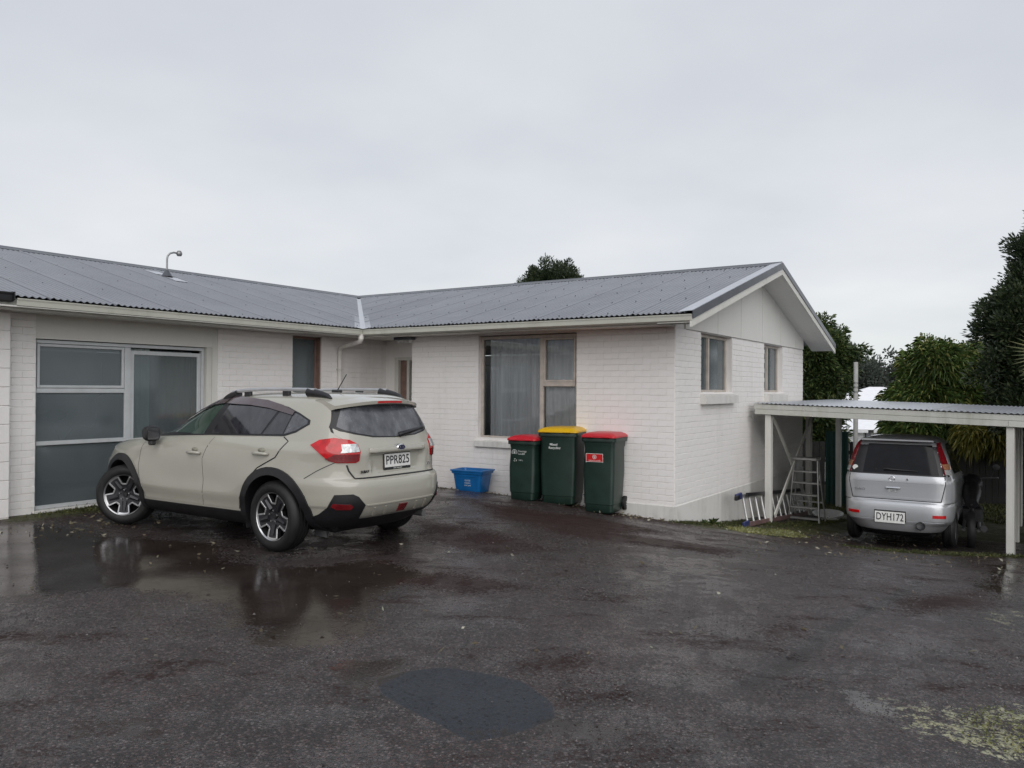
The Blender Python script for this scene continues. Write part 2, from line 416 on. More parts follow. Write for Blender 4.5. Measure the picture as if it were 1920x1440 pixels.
    def mesh(self, name, mats, smooth=False):
        me = bpy.data.meshes.new(name)
        me.from_pydata(self.v, [], self.f)
        for m in (mats if isinstance(mats, (list, tuple)) else [mats]): me.materials.append(m)
        if len(me.materials) > 1: me.polygons.foreach_set('material_index', self.mi)
        if smooth is not False:
            me.polygons.foreach_set('use_smooth', [True] * len(me.polygons))
        me.update()
        fix_normals(me)
        if smooth is not False and smooth is not True:
            me.set_sharp_from_angle(angle=R(smooth))
        return me
    def obj(self, name, mats, parent=None, smooth=False, kind=None):
        return link(name, self.mesh(name, mats, smooth), parent, kind)

import bmesh
def fix_normals(me):
    bm = bmesh.new(); bm.from_mesh(me)
    bmesh.ops.recalc_face_normals(bm, faces=bm.faces)
    bm.to_mesh(me); bm.free()

def link(name, me, parent=None, kind=None):
    o = bpy.data.objects.new(name, me); COL.objects.link(o)
    if parent is not None: o.parent = parent
    if kind: o['kind'] = kind
    return o
def tag(o, label=None, cat=None, group=None, kind=None):
    for k, v in (('label', label), ('category', cat), ('group', group), ('kind', kind)):
        if v: o[k] = v
    return o
def empty(name, loc=(0, 0, 0), rz=0.0, label=None, cat=None, group=None):
    o = bpy.data.objects.new(name, None); COL.objects.link(o)
    o.location = loc; o.rotation_euler = (0, 0, rz); o.empty_display_size = 0.2
    return tag(o, label, cat, group)
def text_mesh(s, size, mat, depth=0.0015, spacing=1.0, bold=0.0):
    cu = bpy.data.curves.new('lettering', 'FONT'); cu.body = s; cu.size = size; cu.align_x = 'CENTER'; cu.align_y = 'CENTER'
    cu.extrude = depth; cu.space_character = spacing; cu.offset = bold; cu.resolution_u = 3
    o = bpy.data.objects.new('tmp', cu); COL.objects.link(o)
    dg = bpy.context.evaluated_depsgraph_get(); dg.update()
    me = bpy.data.meshes.new_from_object(o.evaluated_get(dg))
    bpy.data.objects.remove(o); me.materials.clear(); me.materials.append(mat)
    return me

# ------------------------------------------------------------------ ground shape
CP = np.array([[-5.656, 9.567, -0.012], [-5.323, 10.072, -0.002], [-5.741, 9.166, 0.002], [-0.986, 13.013, -0.107], [0.011, 12.356, -0.134], [2.218, 10.901, -0.281], [2.95, 11.919, -0.47], [4.309, 13.436, -0.699], [-2.228, 7.74, -0.055], [-1.378, 9.0, -0.055], [-4.413, 9.212, -0.055], [-3.564, 10.473, -0.055], [0.145, 11.25, -0.06], [0.634, 11.289, -0.1], [1.186, 11.033, -0.17], [-0.641, 12.208, -0.045], [6.945, 11.132, -0.75], [5.24, 12.262, -0.84], [6.528, 12.075, -0.86], [5.912, 15.752, -0.93], [0.0, 0.0, -0.05], [-7.0, 1.0, -0.02], [-9.0, 6.0, 0.02], [5.0, 1.0, -0.2], [3.5, 5.5, -0.2], [6.5, 6.5, -0.42], [10.0, 3.0, -0.4], [0.0, 5.0, -0.055], [-4.0, 5.0, -0.04], [10.0, 12.0, -0.95], [9.0, 17.0, -1.15], [6.5, 20.0, -1.2], [13.0, 20.0, -1.25], [-12.0, 14.0, 0.0], [0.0, 16.0, -0.2], [-5.0, 18.0, -0.3]])
def _tps(CP, lam=.02):
    n = len(CP); d = np.hypot(CP[:, None, 0] - CP[None, :, 0], CP[:, None, 1] - CP[None, :, 1])
    K = np.where(d > 0, d * d * np.log(d + 1e-12), 0) + lam * np.eye(n)
    P = np.c_[np.ones(n), CP[:, :2]]
    return np.linalg.solve(np.block([[K, P], [P.T, np.zeros((3, 3))]]), np.r_[CP[:, 2], 0, 0, 0])
_W = _tps(CP)
def gh(x, y):
    x = np.asarray(x, float); y = np.asarray(y, float)
    xs, ys = np.clip(x, -14, 15), np.clip(y, -3, 21.5)
    z = np.zeros(x.shape)
    for k in range(len(CP)):
        d2 = (xs - CP[k, 0]) ** 2 + (ys - CP[k, 1]) ** 2
        z += _W[k] * 0.5 * d2 * np.log(d2 + 1e-12)
    z = z + _W[-3] + _W[-2] * xs + _W[-1] * ys
    # the land drops away behind the fence
    t = np.clip((y - 21.0) / 16.0, 0, 1); t = t * t * (3 - 2 * t)
    return z * (1 - t) + (-3.6) * t
def gz(x, y): return float(gh(np.array([x]), np.array([y]))[0])

def sdf(px, py, poly):
    """signed distance (negative inside), vectorised"""
    poly = np.array(poly, float); d = np.full(px.shape, 1e9); ins = np.zeros(px.shape, bool)
    n = len(poly)
    for i in range(n):
        a, b = poly[i], poly[(i + 1) % n]; e = b - a
        t = np.clip(((px - a[0]) * e[0] + (py - a[1]) * e[1]) / (e @ e + 1e-12), 0, 1)
        d = np.minimum(d, np.hypot(px - a[0] - t * e[0], py - a[1] - t * e[1]))
        c = ((a[1] > py) != (b[1] > py)) & (px < (b[0] - a[0]) * (py - a[1]) / (b[1] - a[1] + 1e-12) + a[0])
        ins ^= c
    return np.where(ins, -d, d)
def line_dist(px, py, pts):
    d = np.full(px.shape, 1e9)
    for a, b in zip(pts[:-1], pts[1:]):
        a, b = np.array(a), np.array(b); e = b - a
        t = np.clip(((px - a[0]) * e[0] + (py - a[1]) * e[1]) / (e @ e), 0, 1)
        d = np.minimum(d, np.hypot(px - a[0] - t * e[0], py - a[1] - t * e[1]))
    return d

PUDDLES = [
 [(-4.0,5.91),(-5.78,8.69),(-5.0,9.0),(-4.29,8.49),(-3.47,8.29),(-3.0,8.2),(-2.6,7.53),(-2.05,7.04),(-1.57,7.3),(-0.97,7.2),(-0.7,6.8),(-0.95,6.01),(-0.91,5.14),(-1.28,4.84),(-1.59,4.9),(-2.16,5.82),(-2.89,6.14),(-3.16,6.03),(-3.73,5.85)],
 [(-1.06,4.48),(-0.97,4.61),(-0.58,4.67),(-0.56,4.41),(-0.72,4.23),(-0.86,4.2)],
 [(0.11,3.84),(0.22,3.9),(0.53,3.74),(0.49,3.61),(0.3,3.63),(0.13,3.7)],
 [(1.76,4.38),(1.9,4.44),(1.93,4.25),(1.98,4.11),(1.9,4.0),(1.78,4.09)],
 [(-1.78,3.69),(-1.7,3.73),(-1.61,3.56),(-1.72,3.58)],
 [(-1.42,3.7),(-1.3,3.62),(-1.29,3.52),(-1.39,3.59)],
 [(6.0,10.0),(6.6,10.3),(5.3,8.32),(4.31,7.03),(4.5,7.76)],
 [(-0.24,3.77),(0.11,3.7),(0.08,3.62),(-0.21,3.63)],
]
SHEEN = [[(1.0,4.6),(1.7,5.4),(2.4,5.6),(2.6,4.9),(2.1,4.0),(1.5,3.8),(1.1,4.1)],[(-2.1,3.9),(-1.2,3.95),(-1.0,3.5),(-1.9,3.5)],[(-3.4,5.6),(-2.6,5.6),(-2.4,4.9),(-3.2,4.7)],[(-.7,3.6),(.1,3.6),(.1,3.35),(-.6,3.35)],[(.9,3.9),(1.5,3.7),(1.5,3.4),(1.0,3.4)],[(2.6,5.8),(3.5,6.6),(4.0,6.0),(3.2,5.2)],[(-.6,7.4),(.8,7.6),(1.4,6.9),(.2,6.4)]]
PATCH = [(-0.72,4.31),(-0.58,4.44),(-0.38,4.51),(-0.17,4.43),(0.07,4.31),(0.21,4.05),(0.22,3.86),(0.01,3.67),(-0.18,3.6),(-0.34,3.77),(-0.52,3.95),(-0.66,4.12)]
CRACK = [(3.91,7.7),(3.43,7.04),(2.86,6.3),(2.52,5.9),(2.1,5.42),(1.78,4.92),(1.48,4.6),(1.28,4.34)]
LICHEN = [[(1.95,4.35),(2.3,4.25),(2.6,4.3),(2.9,4.12),(2.5,3.3),(2.05,3.55),(1.85,3.9)],
          [(3.74,6.36),(4.1,6.47),(3.71,5.82),(3.56,5.92)]]
MOSSY = [[(2.3,10.7),(3.3,12.1),(4.3,13.2),(5.4,14.6),(6.0,15.6),(7.4,18.0),(6.4,20.0),(14,20),(14,13),(9,13),(8.2,13.2),(7.2,14.5),(5.9,13.8),(4.55,12.6),(3.2,11.1),(2.6,10.5)],
         [(-5.9,9.0),(-5.7,9.7),(-5.0,10.5),(-4.8,10.2),(-5.3,9.3),(-5.5,8.9)],
         [(4.8,11.7),(6.4,11.5),(7.4,10.9),(7.6,10.5),(6.4,10.9),(5.0,11.2)]]
DARK = [[(0.01,4.64),(0.33,4.77),(0.52,4.75),(0.43,4.49),(0.07,4.42)],[(1.68,5.47),(2.07,5.74),(2.02,5.4),(1.64,5.12)],
        [(3.15,6.74),(4.66,7.76),(4.09,6.66),(2.97,6.0)],[(0.29,4.17),(0.63,4.27),(0.67,4.12),(0.33,4.03)],
        [(-1.5,6.6),(-0.6,6.9),(0.3,6.4),(-0.3,6.1)],[(-.6,11.0),(.3,10.6),(1.2,10.2),(2.0,9.6),(1.0,9.0),(-.2,9.6)],[(-1.2,9.6),(-.2,9.0),(.6,8.0),(-.2,7.6),(-1.0,8.4)],[(0.1,9.5),(1.6,9.2),(2.6,8.8),(2.2,8.2),(0.6,8.7)]]

def ground_material():
    t = NT('wet_asphalt')
    pud, pat, lic, mos, drk, crk = (t.attr(k) for k in ('puddle', 'patch', 'lichen', 'mossy', 'damp', 'crack'))
    n_big = t.noise(0.55, 5, 0.6); n_mid = t.noise(2.3, 5, 0.65); n_sm = t.noise(9, 5, 0.65)
    n_fine = t.noise(48, 4, 0.7)
    jig = t.noise(24, 6, 0.8)
    chips = t.voronoi(62); chips2 = t.voronoi(130)
    chiprand = t.voronoi(62, out='Color')
    sp = t.node('ShaderNodeSeparateColor'); t.l.new(chiprand, sp.inputs[0])
    def cen(v, k): return t.math('MULTIPLY', t.math('SUBTRACT', v, 0.5), k)
    crumb = t.math('ADD', cen(jig, 0.9), cen(sp.outputs[2], 0.30))      # edges crumble stone by stone
    # standing water: broad basins broken up by the stones that stick out of them
    wj = t.math('ADD', t.math('ADD', cen(n_mid, 0.60), cen(n_sm, 0.40)), t.math('MULTIPLY', crumb, 0.55))
    water = t.rng(t.math('ADD', pud, wj), 0.46, 0.60, 0, 1, True)
    film = t.rng(t.math('ADD', t.math('ADD', n_mid, cen(n_sm, 0.5)), t.math('MULTIPLY', crumb, 0.35)), 0.44, 0.58, 0, 1, True)
    patch = t.rng(t.math('ADD', t.math('ADD', pat, cen(n_sm, 0.25)), t.math('MULTIPLY', crumb, 0.16)), 0.46, 0.54, 0, 1, True)
    film = t.math('MULTIPLY', film, t.math('SUBTRACT', 1.0, t.math('MULTIPLY', patch, 0.85)))
    # colours: grey and reddish stone in black binder
    np_ = t.math('SUBTRACT', 1.0, patch)
    grey = t.mix(t.rng(n_sm, 0.3, 0.7), (0.034, 0.025, 0.024), (0.085, 0.064, 0.062))
    red = t.mix(t.rng(n_sm, 0.3, 0.7), (0.042, 0.021, 0.019), (0.100, 0.056, 0.052))
    base = t.mix(t.rng(n_big, 0.36, 0.60, 0, 1, True), grey, red)
    grain = t.noise(30, 3, 0.8)
    base = t.mix(t.rng(grain, 0.54, 0.70, 0, 0.75), base, (0.165, 0.130, 0.125))
    base = t.mix(t.rng(grain, 0.46, 0.34, 0, 0.8), base, (0.012, 0.010, 0.010))
    base = t.mix(t.rng(sp.outputs[0], 0.62, 1.0, 0, 0.8), base, (0.165, 0.142, 0.138))
    base = t.mix(t.rng(sp.outputs[1], 0.55, 1.0, 0, 0.85), base, (0.012, 0.011, 0.011))
    gap = t.rng(chips, 0.30, 0.62, 0, 0.85, True)
    base = t.mix(gap, base, (0.010, 0.009, 0.009))
    dm = t.rng(t.math('ADD', t.math('ADD', drk, cen(n_mid, 0.5)), crumb), 0.42, 0.58, 0, 1, True)
    lay = t.noise(1.5, 5, 0.7, vec=t.mapping((0.55, 1.5, 1)))
    stray = t.rng(t.math('ADD', t.math('ADD', lay, cen(n_sm, 0.40)), t.math('MULTIPLY', crumb, 0.50)), 0.56, 0.66, 0, 0.92, True)
    dm = t.math('MULTIPLY', t.math('MAXIMUM', dm, stray), np_)
    base = t.mix(dm, base, (0.024, 0.011, 0.009))
    cr = t.rng(t.math('ADD', crk, t.math('ADD', cen(n_sm, 0.8), crumb)), 0.5, 0.75, 0, 1, True)
    base = t.mix(cr, base, (0.018, 0.013, 0.012))
    newasph = t.mix(t.rng(n_fine, 0.3, 0.7), (0.016, 0.019, 0.024), (0.036, 0.041, 0.050))
    newasph = t.mix(t.rng(sp.outputs[1], 0.8, 1.0, 0, 0.8), newasph, (0.006, 0.006, 0.008))
    base = t.mix(patch, base, newasph)
    ms = t.rng(t.math('ADD', mos, t.math('ADD', cen(n_sm, 0.8), t.math('MULTIPLY', crumb, 0.5))), 0.42, 0.62, 0, 1, True)
    mosscol = t.mix(t.rng(t.noise(26, 4, 0.6), 0.35, 0.65), (0.030, 0.032, 0.014), (0.085, 0.085, 0.035))
    base = t.mix(ms, base, mosscol)
    lc = t.rng(t.math('ADD', lic, t.math('ADD', t.math('ADD', cen(n_sm, 1.3), cen(n_mid, 0.9)), t.math('MULTIPLY', crumb, 1.0))), 0.58, 0.74, 0, 1, True)
    lic2 = t.rng(t.noise(4.5, 6, 0.8), 0.63, 0.70, 0, 0.45, True)
    base = t.mix(lic2, base, (0.17, 0.165, 0.15))
    base = t.mix(lc, base, t.mix(t.rng(n_fine, 0.35, 0.65), (0.16, 0.155, 0.09), (0.40, 0.39, 0.25)))
    silt = t.mix(t.rng(n_mid, 0.3, 0.7), (0.018, 0.013, 0.011), (0.040, 0.031, 0.026))
    base = t.mix(t.math('MULTIPLY', water, 0.88), base, silt)
    # gloss
    rough = t.rng(n_fine, 0.3, 0.7, 0.30, 0.48)
    rough = t.math('SUBTRACT', rough, t.math('MULTIPLY', film, 0.20))
    rough = t.math('ADD', rough, t.math('MULTIPLY', t.math('MAXIMUM', ms, dm), 0.34))
    rough = t.math('ADD', rough, t.math('MULTIPLY', lc, 0.25))
    inv = t.math('SUBTRACT', 1.0, water)
    rough = t.math('ADD', t.math('MULTIPLY', rough, inv), t.math('MULTIPLY', water, t.rng(n_sm, 0.35, 0.65, 0.035, 0.075)))
    spec = t.math('ADD', 0.48, t.math('MULTIPLY', film, 0.34))
    spec = t.math('MULTIPLY', spec, t.math('SUBTRACT', 1.0, t.math('MULTIPLY', t.math('MAXIMUM', ms, dm), 0.6)))
    spec = t.math('SUBTRACT', spec, t.math('MULTIPLY', t.math('MULTIPLY', water, spec), 0.74))
    # relief: rounded chips, coarser lumps, broad undulation
    h = t.math('ADD', t.rng(chips, 0.0, 0.55, 1.0, 0.0), t.math('MULTIPLY', t.rng(chips2, 0.0, 0.6, 1, 0), 0.35))
    h = t.math('ADD', h, t.math('MULTIPLY', n_fine, 1.4))
    h = t.math('ADD', h, t.math('MULTIPLY', n_sm, 5.0))
    h = t.math('ADD', h, t.math('MULTIPLY', grain, 2.2))
    spec = t.math('MULTIPLY', spec, t.math('SUBTRACT', 1.0, t.math('MULTIPLY', patch, 0.5)))
    rough = t.math('ADD', rough, t.math('MULTIPLY', patch, 0.12))
    inv = t.math('SUBTRACT', 1.0, t.math('MULTIPLY', water, 0.93))
    st = t.math('MULTIPLY', inv, t.math('SUBTRACT', 1.0, t.math('MULTIPLY', patch, 0.45)))
    st = t.math('MULTIPLY', st, t.math('SUBTRACT', 1.0, t.math('MULTIPLY', film, 0.35)))
    nb = t.bump(h, t.math('MULTIPLY', st, 0.75), 0.006)
    return t.done(t.bsdf(base, rough, 0, spec, nb))

def build_ground():
    xs = np.unique(np.concatenate([np.array([-900, -400, -150, -70, -40, -25, -18]), np.arange(-14, -7, .35), np.arange(-7, 7.01, .055), np.arange(7.2, 15.1, .3), np.array([18, 25, 40, 70, 150, 400, 900])]))
    ys = np.unique(np.concatenate([np.array([-600, -200, -60, -25, -12, -6]), np.arange(-3, 2.6, .4), np.arange(2.6, 11.5, .055), np.arange(11.6, 22, .2), np.arange(22.5, 40, 1.2), np.array([45, 60, 90, 150, 300, 600, 1200])]))
    X, Y = np.meshgrid(xs, ys)
    Z = gh(X, Y)
    # small real undulation of the old seal
    for k, (a, b, ph, am) in enumerate(((2.1, 1.3, .3, .006), (-1.1, 2.7, 1.1, .005), (4.3, 3.1, 2.0, .0025), (5.7, -4.1, .7, .002))):
        Z += am * np.sin(a * X + b * Y + ph) * np.exp(-np.maximum(0, np.abs(Y - 8) - 9) / 4)
    pat = sdf(X, Y, PATCH)
    ck = line_dist(X, Y, CRACK)
    Z -= 0.014 * np.exp(-(ck / 0.06) ** 2)
    ny, nx = X.shape
    me = bpy.data.meshes.new('ground')
    co = np.stack([X, Y, Z], -1).reshape(-1, 3)
    i = np.arange(ny - 1)[:, None] * nx + np.arange(nx - 1)[None]
    quads = np.stack([i, i + 1, i + nx + 1, i + nx], -1).reshape(-1, 4)
    me.vertices.add(len(co)); me.vertices.foreach_set('co', co.ravel())
    me.loops.add(quads.size); me.loops.foreach_set('vertex_index', quads.ravel().astype(np.int32))
    me.polygons.add(len(quads)); me.polygons.foreach_set('loop_start', np.arange(0, quads.size, 4, dtype=np.int32))
    me.polygons.foreach_set('use_smooth', np.ones(len(quads), bool))
    me.update(calc_edges=True)
    def put(name, val):
        a = me.attributes.new(name, 'FLOAT', 'POINT'); a.data.foreach_set('value', np.clip(val, 0, 1).astype(np.float32).ravel())
    pd = np.full(X.shape, 0.0)
    for k, p in enumerate(PUDDLES):
        wdt = 0.55 if k in (0, 6) else 0.16
        pd = np.maximum(pd, 0.5 - sdf(X, Y, p) / wdt * 0.5)
    for p in SHEEN: pd = np.maximum(pd, np.minimum(0.40, 0.40 - sdf(X, Y, p) / 0.9 * 0.5))
    put('puddle', pd)
    put('patch', 0.5 - pat / 0.12)
    li = np.zeros(X.shape)
    for p in LICHEN: li = np.maximum(li, 0.42 - sdf(X, Y, p) / 0.8)
    put('lichen', np.clip(li, 0, 0.62))
    mo = np.zeros(X.shape)
    for p in MOSSY: mo = np.maximum(mo, 0.5 - sdf(X, Y, p) / 0.9)
    put('mossy', np.where(Y > 20.5, 1, mo))
    dk = np.zeros(X.shape)
    for p in DARK: dk = np.maximum(dk, 0.46 - sdf(X, Y, p) / 0.8)
    # damp silt strip along the house walls
    wall = [(-5.6, 9.4), (-3.4, 12.6), (-1.6, 13.6), (2.2, 10.85)]
    dk = np.maximum(dk, 0.78 - line_dist(X, Y, wall) / 1.5)
    put('damp', dk)
    put('crack', np.exp(-(ck / 0.085) ** 2))
    me.materials.append(ground_material())
    return link('ground', me, None, 'structure')
ground = build_ground()
# ------------------------------------------------------------------ house (local x along the front wall, y into the house, z up)
HC = (2.218, 10.9)
HROT = R(-33.4)
house = empty('house', (HC[0], HC[1], 0), HROT, 'low white painted brick house with grey corrugated roof around the yard', 'house')
_hc, _hs = math.cos(HROT), math.sin(HROT)
def hw(x, y): return (HC[0] + _hc * x - _hs * y, HC[1] + _hs * x + _hc * y)
WZ0 = -1.6           # walls run down below the ground
SOF = 2.381
XL, YR, XEND, YEND = -5.84, 7.03, -16.0, -12.0

def cells(u0, u1, z0, z1, ops):
    us = sorted({u0, u1, *[o[0] for o in ops], *[o[1] for o in ops]})
    out = []
    for a, b in zip(us[:-1], us[1:]):
        if b <= u0 or a >= u1: continue
        zz = z0
        for o in sorted([o for o in ops if o[0] <= a + 1e-6 and o[1] >= b - 1e-6], key=lambda o: o[2]):
            if o[2] > zz: out.append((a, b, zz, o[2]))
            zz = max(zz, o[3])
        if zz < z1: out.append((a, b, zz, z1))
    return out

# wall definitions: (name, origin, u-dir, normal, u0, u1, top, openings(u0,u1,z0,z1))
W_B_OPS = [(-3.292, -1.519, .729, 2.36)]
W_G_OPS = [(.991, 2.407, 1.479, 2.364), (4.224, 5.45, 1.479, 2.364)]
W_L_OPS = [(-5.49, -2.96, .02, 2.375), (-1.567, -.951, .55, 2.36)]
WALLS = [
  ('front', lambda u, n: (u, -n), -4.674, 0.0, SOF, W_B_OPS, -.35),
  ('gable', lambda u, n: (n, u), 0.0, YR, 2.372, W_G_OPS, -.055),
  ('left', lambda u, n: (XL + n, u), -9.5, .63, SOF, W_L_OPS, -.35),
]
mb = MB()
TH = 0.16
for nm, P, u0, u1, zt, ops, zb in WALLS:
    a0, a1 = u0, u1
    if nm == 'gable': a0 = TH     # butt the corner
    for (a, b, z0, z1) in cells(a0, a1, WZ0, zt, ops):
        p, q = P(a, 0), P(b, -TH)
        mb.box(min(p[0], q[0]), max(p[0], q[0]), min(p[1], q[1]), max(p[1], q[1]), z0, z1)
# recess by the entrance door: return of the front wall, wall over and beside the door
mb.box(-4.674, -4.674 + TH, TH, .63, WZ0, SOF)
mb.box(XL, -5.62, .63, .63 + TH, WZ0, SOF)
mb.box(-5.62, -4.674 + TH, .63, .63 + TH, 2.075, SOF)
# hidden back walls close the rooms
mb.box(XEND, 0 - TH, YR - TH, YR, WZ0, SOF)
mb.box(XEND, XEND + TH, -9.5, YR - TH, WZ0, SOF)
mb.box(XEND + TH, XL - TH, -9.5, -9.5 + TH, WZ0, SOF)
mb.obj('wall', M['brick'], house)
mb = MB()
mb.box(XEND + TH, XL - TH - .002, -9.5 + TH, YR - TH, .0, .012)
mb.box(XL - TH, -TH, .63 + TH + .002, YR - TH, .0, .012)
mb.box(-4.674 + TH, -TH, TH, .63, .0, .012)
mb.obj('floor', M['interior'], house)
mb = MB()
mb.box(XEND + TH, XL - .002, -9.5, YR - TH, SOF + .013, SOF + .03); mb.box(XL, -.03, .0, YR - TH, SOF + .013, SOF + .03)
mb.obj('ceiling', M['interior'], house)

# bricks -------------------------------------------------------------------
CH, BL, PR = .0855, .240, .0085
full_h, gap_h, gap_v = CH - .008, .008, .0012
_brick_cache = {}
def brick_shape(L):
    """brick face centred at origin: local x along wall, y outwards, z up; soft chamfer"""
    b = .0035; x, z = L / 2, full_h / 2
    vs = [(-x, 0, -z), (x, 0, -z), (x, 0, z), (-x, 0, z), (-x + b * .2, PR, -z + b), (x - b * .2, PR, -z + b), (x - b * .2, PR, z - b), (-x + b * .2, PR, z - b)]
    return vs, [(4, 5, 6, 7), (0, 1, 5, 4), (1, 2, 6, 5), (2, 3, 7, 6), (3, 0, 4, 7)]
all_bricks = []
for nm, P, u0, u1, zt, ops, zb in WALLS:
    lim0 = u0 if nm != 'left' else -5.93
    row0 = int(math.floor((zb) / CH))
    if nm == 'gable': zstart, zend = -.045, 2.365
    else: zstart, zend = zb, SOF - .002
    z = zstart; r = 0
    while z + CH * .6 < zend:
        zh = min(z + full_h, zend)
        if nm == 'left': ops2 = [(-5.49, -2.96, .0, 3.0), ops[1]]
        else: ops2 = ops
        spans = [(lim0, u1)]
        zc = (z + zh) / 2
        for o in ops2:
            if o[2] - .004 < zc < o[3]:
                ns = []
                for a, b in spans:
                    if o[1] <= a or o[0] >= b: ns.append((a, b)); continue
                    if o[0] > a: ns.append((a, o[0]))
                    if o[1] < b: ns.append((o[1], b))
                spans = ns
        for a, b in spans:
            off = (BL / 2 if r % 2 else 0)
            k = math.floor((a - off) / BL)
            while True:
                s, e = off + k * BL, off + (k + 1) * BL; k += 1
                if s >= b - .02: break
                s, e = max(s, a), min(e, b)
                if e - s < .03: continue
                p = P((s + e) / 2, 0); wx, wy = hw(*p)
                all_bricks.append((wx * wx + wy * wy, nm, (s + e) / 2, e - s - gap_v, z + full_h / 2))
        z += CH; r += 1
def brick_matrix(nm, u, z, jitter=True):
    j = (random.uniform(-.0012, .0012), random.uniform(-.006, .006), random.uniform(-.004, .004), random.uniform(-.006, .006)) if jitter else (0, 0, 0, 0)
    if nm == 'front': p, rz = (u, 0 - j[0] + .0004, z), R(180)
    elif nm == 'gable': p, rz = (0 + j[0] - .0004, u, z), R(-90)
    else: p, rz = (XL + j[0] - .0004, u, z), R(-90)
    return Matrix.Translation(p) @ Matrix.Rotation(rz, 4, 'Z') @ Matrix.Rotation(j[1], 4, 'Y') @ Matrix.Rotation(j[2] * .5, 4, 'Z') @ Matrix.Rotation(j[3], 4, 'X') @ Matrix.Diagonal((1, 1, random.choice((.97, 1.0, 1.03, 1.07, 1.088, 1.092)) if jitter else 1, 1))
fullL = BL - gap_v
vis_ok = lambda nm, u, z: (nm == 'front' and z > -.3 and not (-3.2 < u < -.7 and z < 1.0)) or (nm == 'gable' and u < 3.0 and z > -.05) or (nm == 'left' and (-2.96 < u < -1.5 and z > 1.5))
cand = sorted([b for b in all_bricks if abs(b[3] - fullL) < 1e-3 and vis_ok(b[1], b[2], b[4])])[:300]
ids = {id(b) for b in cand}
vs, fs = brick_shape(fullL)
_m = MB(); _m.add(vs, fs); brick_me = _m.mesh('brick', M['brick'])
for b in cand:
    o = link('brick', brick_me, house); o.matrix_local = brick_matrix(b[1], b[2], b[4])
mb = MB()
for b in all_bricks:
    if id(b) in ids: continue
    vs, fs = brick_shape(b[3]); m = brick_matrix(b[1], b[2], b[4])
    mb.add([m @ Vector(v) for v in vs], fs)
bw = mb.obj('brickwork', M['brick'], house, kind='stuff')

# plinth: smooth concrete foundation, slightly proud with a weathered drip edge
mb = MB()
mb.prism([(0.002, -.06), (.022, -.075), (.022, WZ0), (.002, WZ0)], .0, YR, ax=1)
mb.prism([(-.002, -.06), (-.022, -.075), (-.022, WZ0), (-.002, WZ0)], -1.4, .022, ax=0)
mb.obj('plinth', M['plinth'], house)

# gable panels ---------------------------------------------------------------
SL = .2775
def roof_z(d): return 2.50 + SL * (d + .70)       # d = horizontal distance in from the wall line
RY = 3.516
def under(y):                                     # underside of the gable soffit
    return roof_z(y if y < RY else 2 * RY - y) - .115
seams = [0.30, 1.62, 2.84, 4.06, 5.28, 6.46, YR - .02]
seams = [.33, 1.66, 2.80, 4.02, 5.22, 6.35, YR - .03]
for a, b in zip(seams[:-1], seams[1:]):
    a2, b2 = a + .006, b - .006
    poly = [(a2, 2.376), (b2, 2.376), (b2, max(under(b2), 2.39))]
    if a2 < RY < b2: poly.append((RY, under(RY)))
    poly.append((a2, max(under(a2), 2.39)))
    m = MB(); m.prism(poly, -.05, .028, ax=0); m.obj('gable_panel', M['panel'], house)
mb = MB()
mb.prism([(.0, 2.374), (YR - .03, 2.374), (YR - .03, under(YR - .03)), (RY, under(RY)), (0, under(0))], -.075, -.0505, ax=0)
mb.obj('gable_backing', M['dark'], house)  # dark behind the panel seams, their shade put into the colour
mb = MB(); mb.prism([(.0, 2.374), (.324, 2.374), (.324, under(.33)), (0, under(0))], -.05, .006, ax=0); mb.obj('gable_corner', M['brick'], house)

# roof sheets ------------------------------------------------------------------
G = .50                                           # gable overhang
def corr(u): return .0095 * math.cos(2 * math.pi * u / .0762)
def sheet(name, u0, u1, low, high, P, parent, lift=0.0):
    n = max(4, int(round((u1 - u0) / .0762 * 8)))
    vs, fs = [], []
    for i in range(n + 1):
        u = u0 + (u1 - u0) * max(0, i - 1) / (n - 1)
        d0, d1 = low(u), high(u)
        if d1 < d0 + .02: d1 = d0 + .02
        lap = .007 if (u - u0) < .07 else 0.0
        for d in (d0, d1):
            x, y = P(u, d); vs.append((x, y, roof_z(d) + corr(u) + lift + lap - (.024 if i == 0 else 0)))
        if i: fs.append((2 * i - 2, 2 * i, 2 * i + 1, 2 * i - 1))
    k = len(vs)
    m = MB(); m.add(vs, fs)
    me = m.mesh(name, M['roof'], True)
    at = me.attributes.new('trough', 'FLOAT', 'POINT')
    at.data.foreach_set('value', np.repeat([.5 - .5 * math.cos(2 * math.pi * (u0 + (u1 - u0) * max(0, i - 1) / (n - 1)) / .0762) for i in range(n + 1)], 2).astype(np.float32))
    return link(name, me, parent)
SWD = .762
VX0 = XL + .70                                    # gutter corner x of the left wing
# right wing front slope: u = x (toward the gable end), d = y
P_r = lambda u, d: (u, d)
P_rb = lambda u, d: (u, 2 * RY - d)
val_r = lambda u: -.70 if u > VX0 + .06 else -.70 + (VX0 + .06 - u)      # valley cuts the lower end
u = G - .06
while u > XL - RY - .1:
    a = max(u - SWD, XL - RY - .05)
    sheet('roof_sheet', a - .03, u, val_r, lambda q: RY - .02, P_r, house, .0)
    u -= SWD
m = MB()
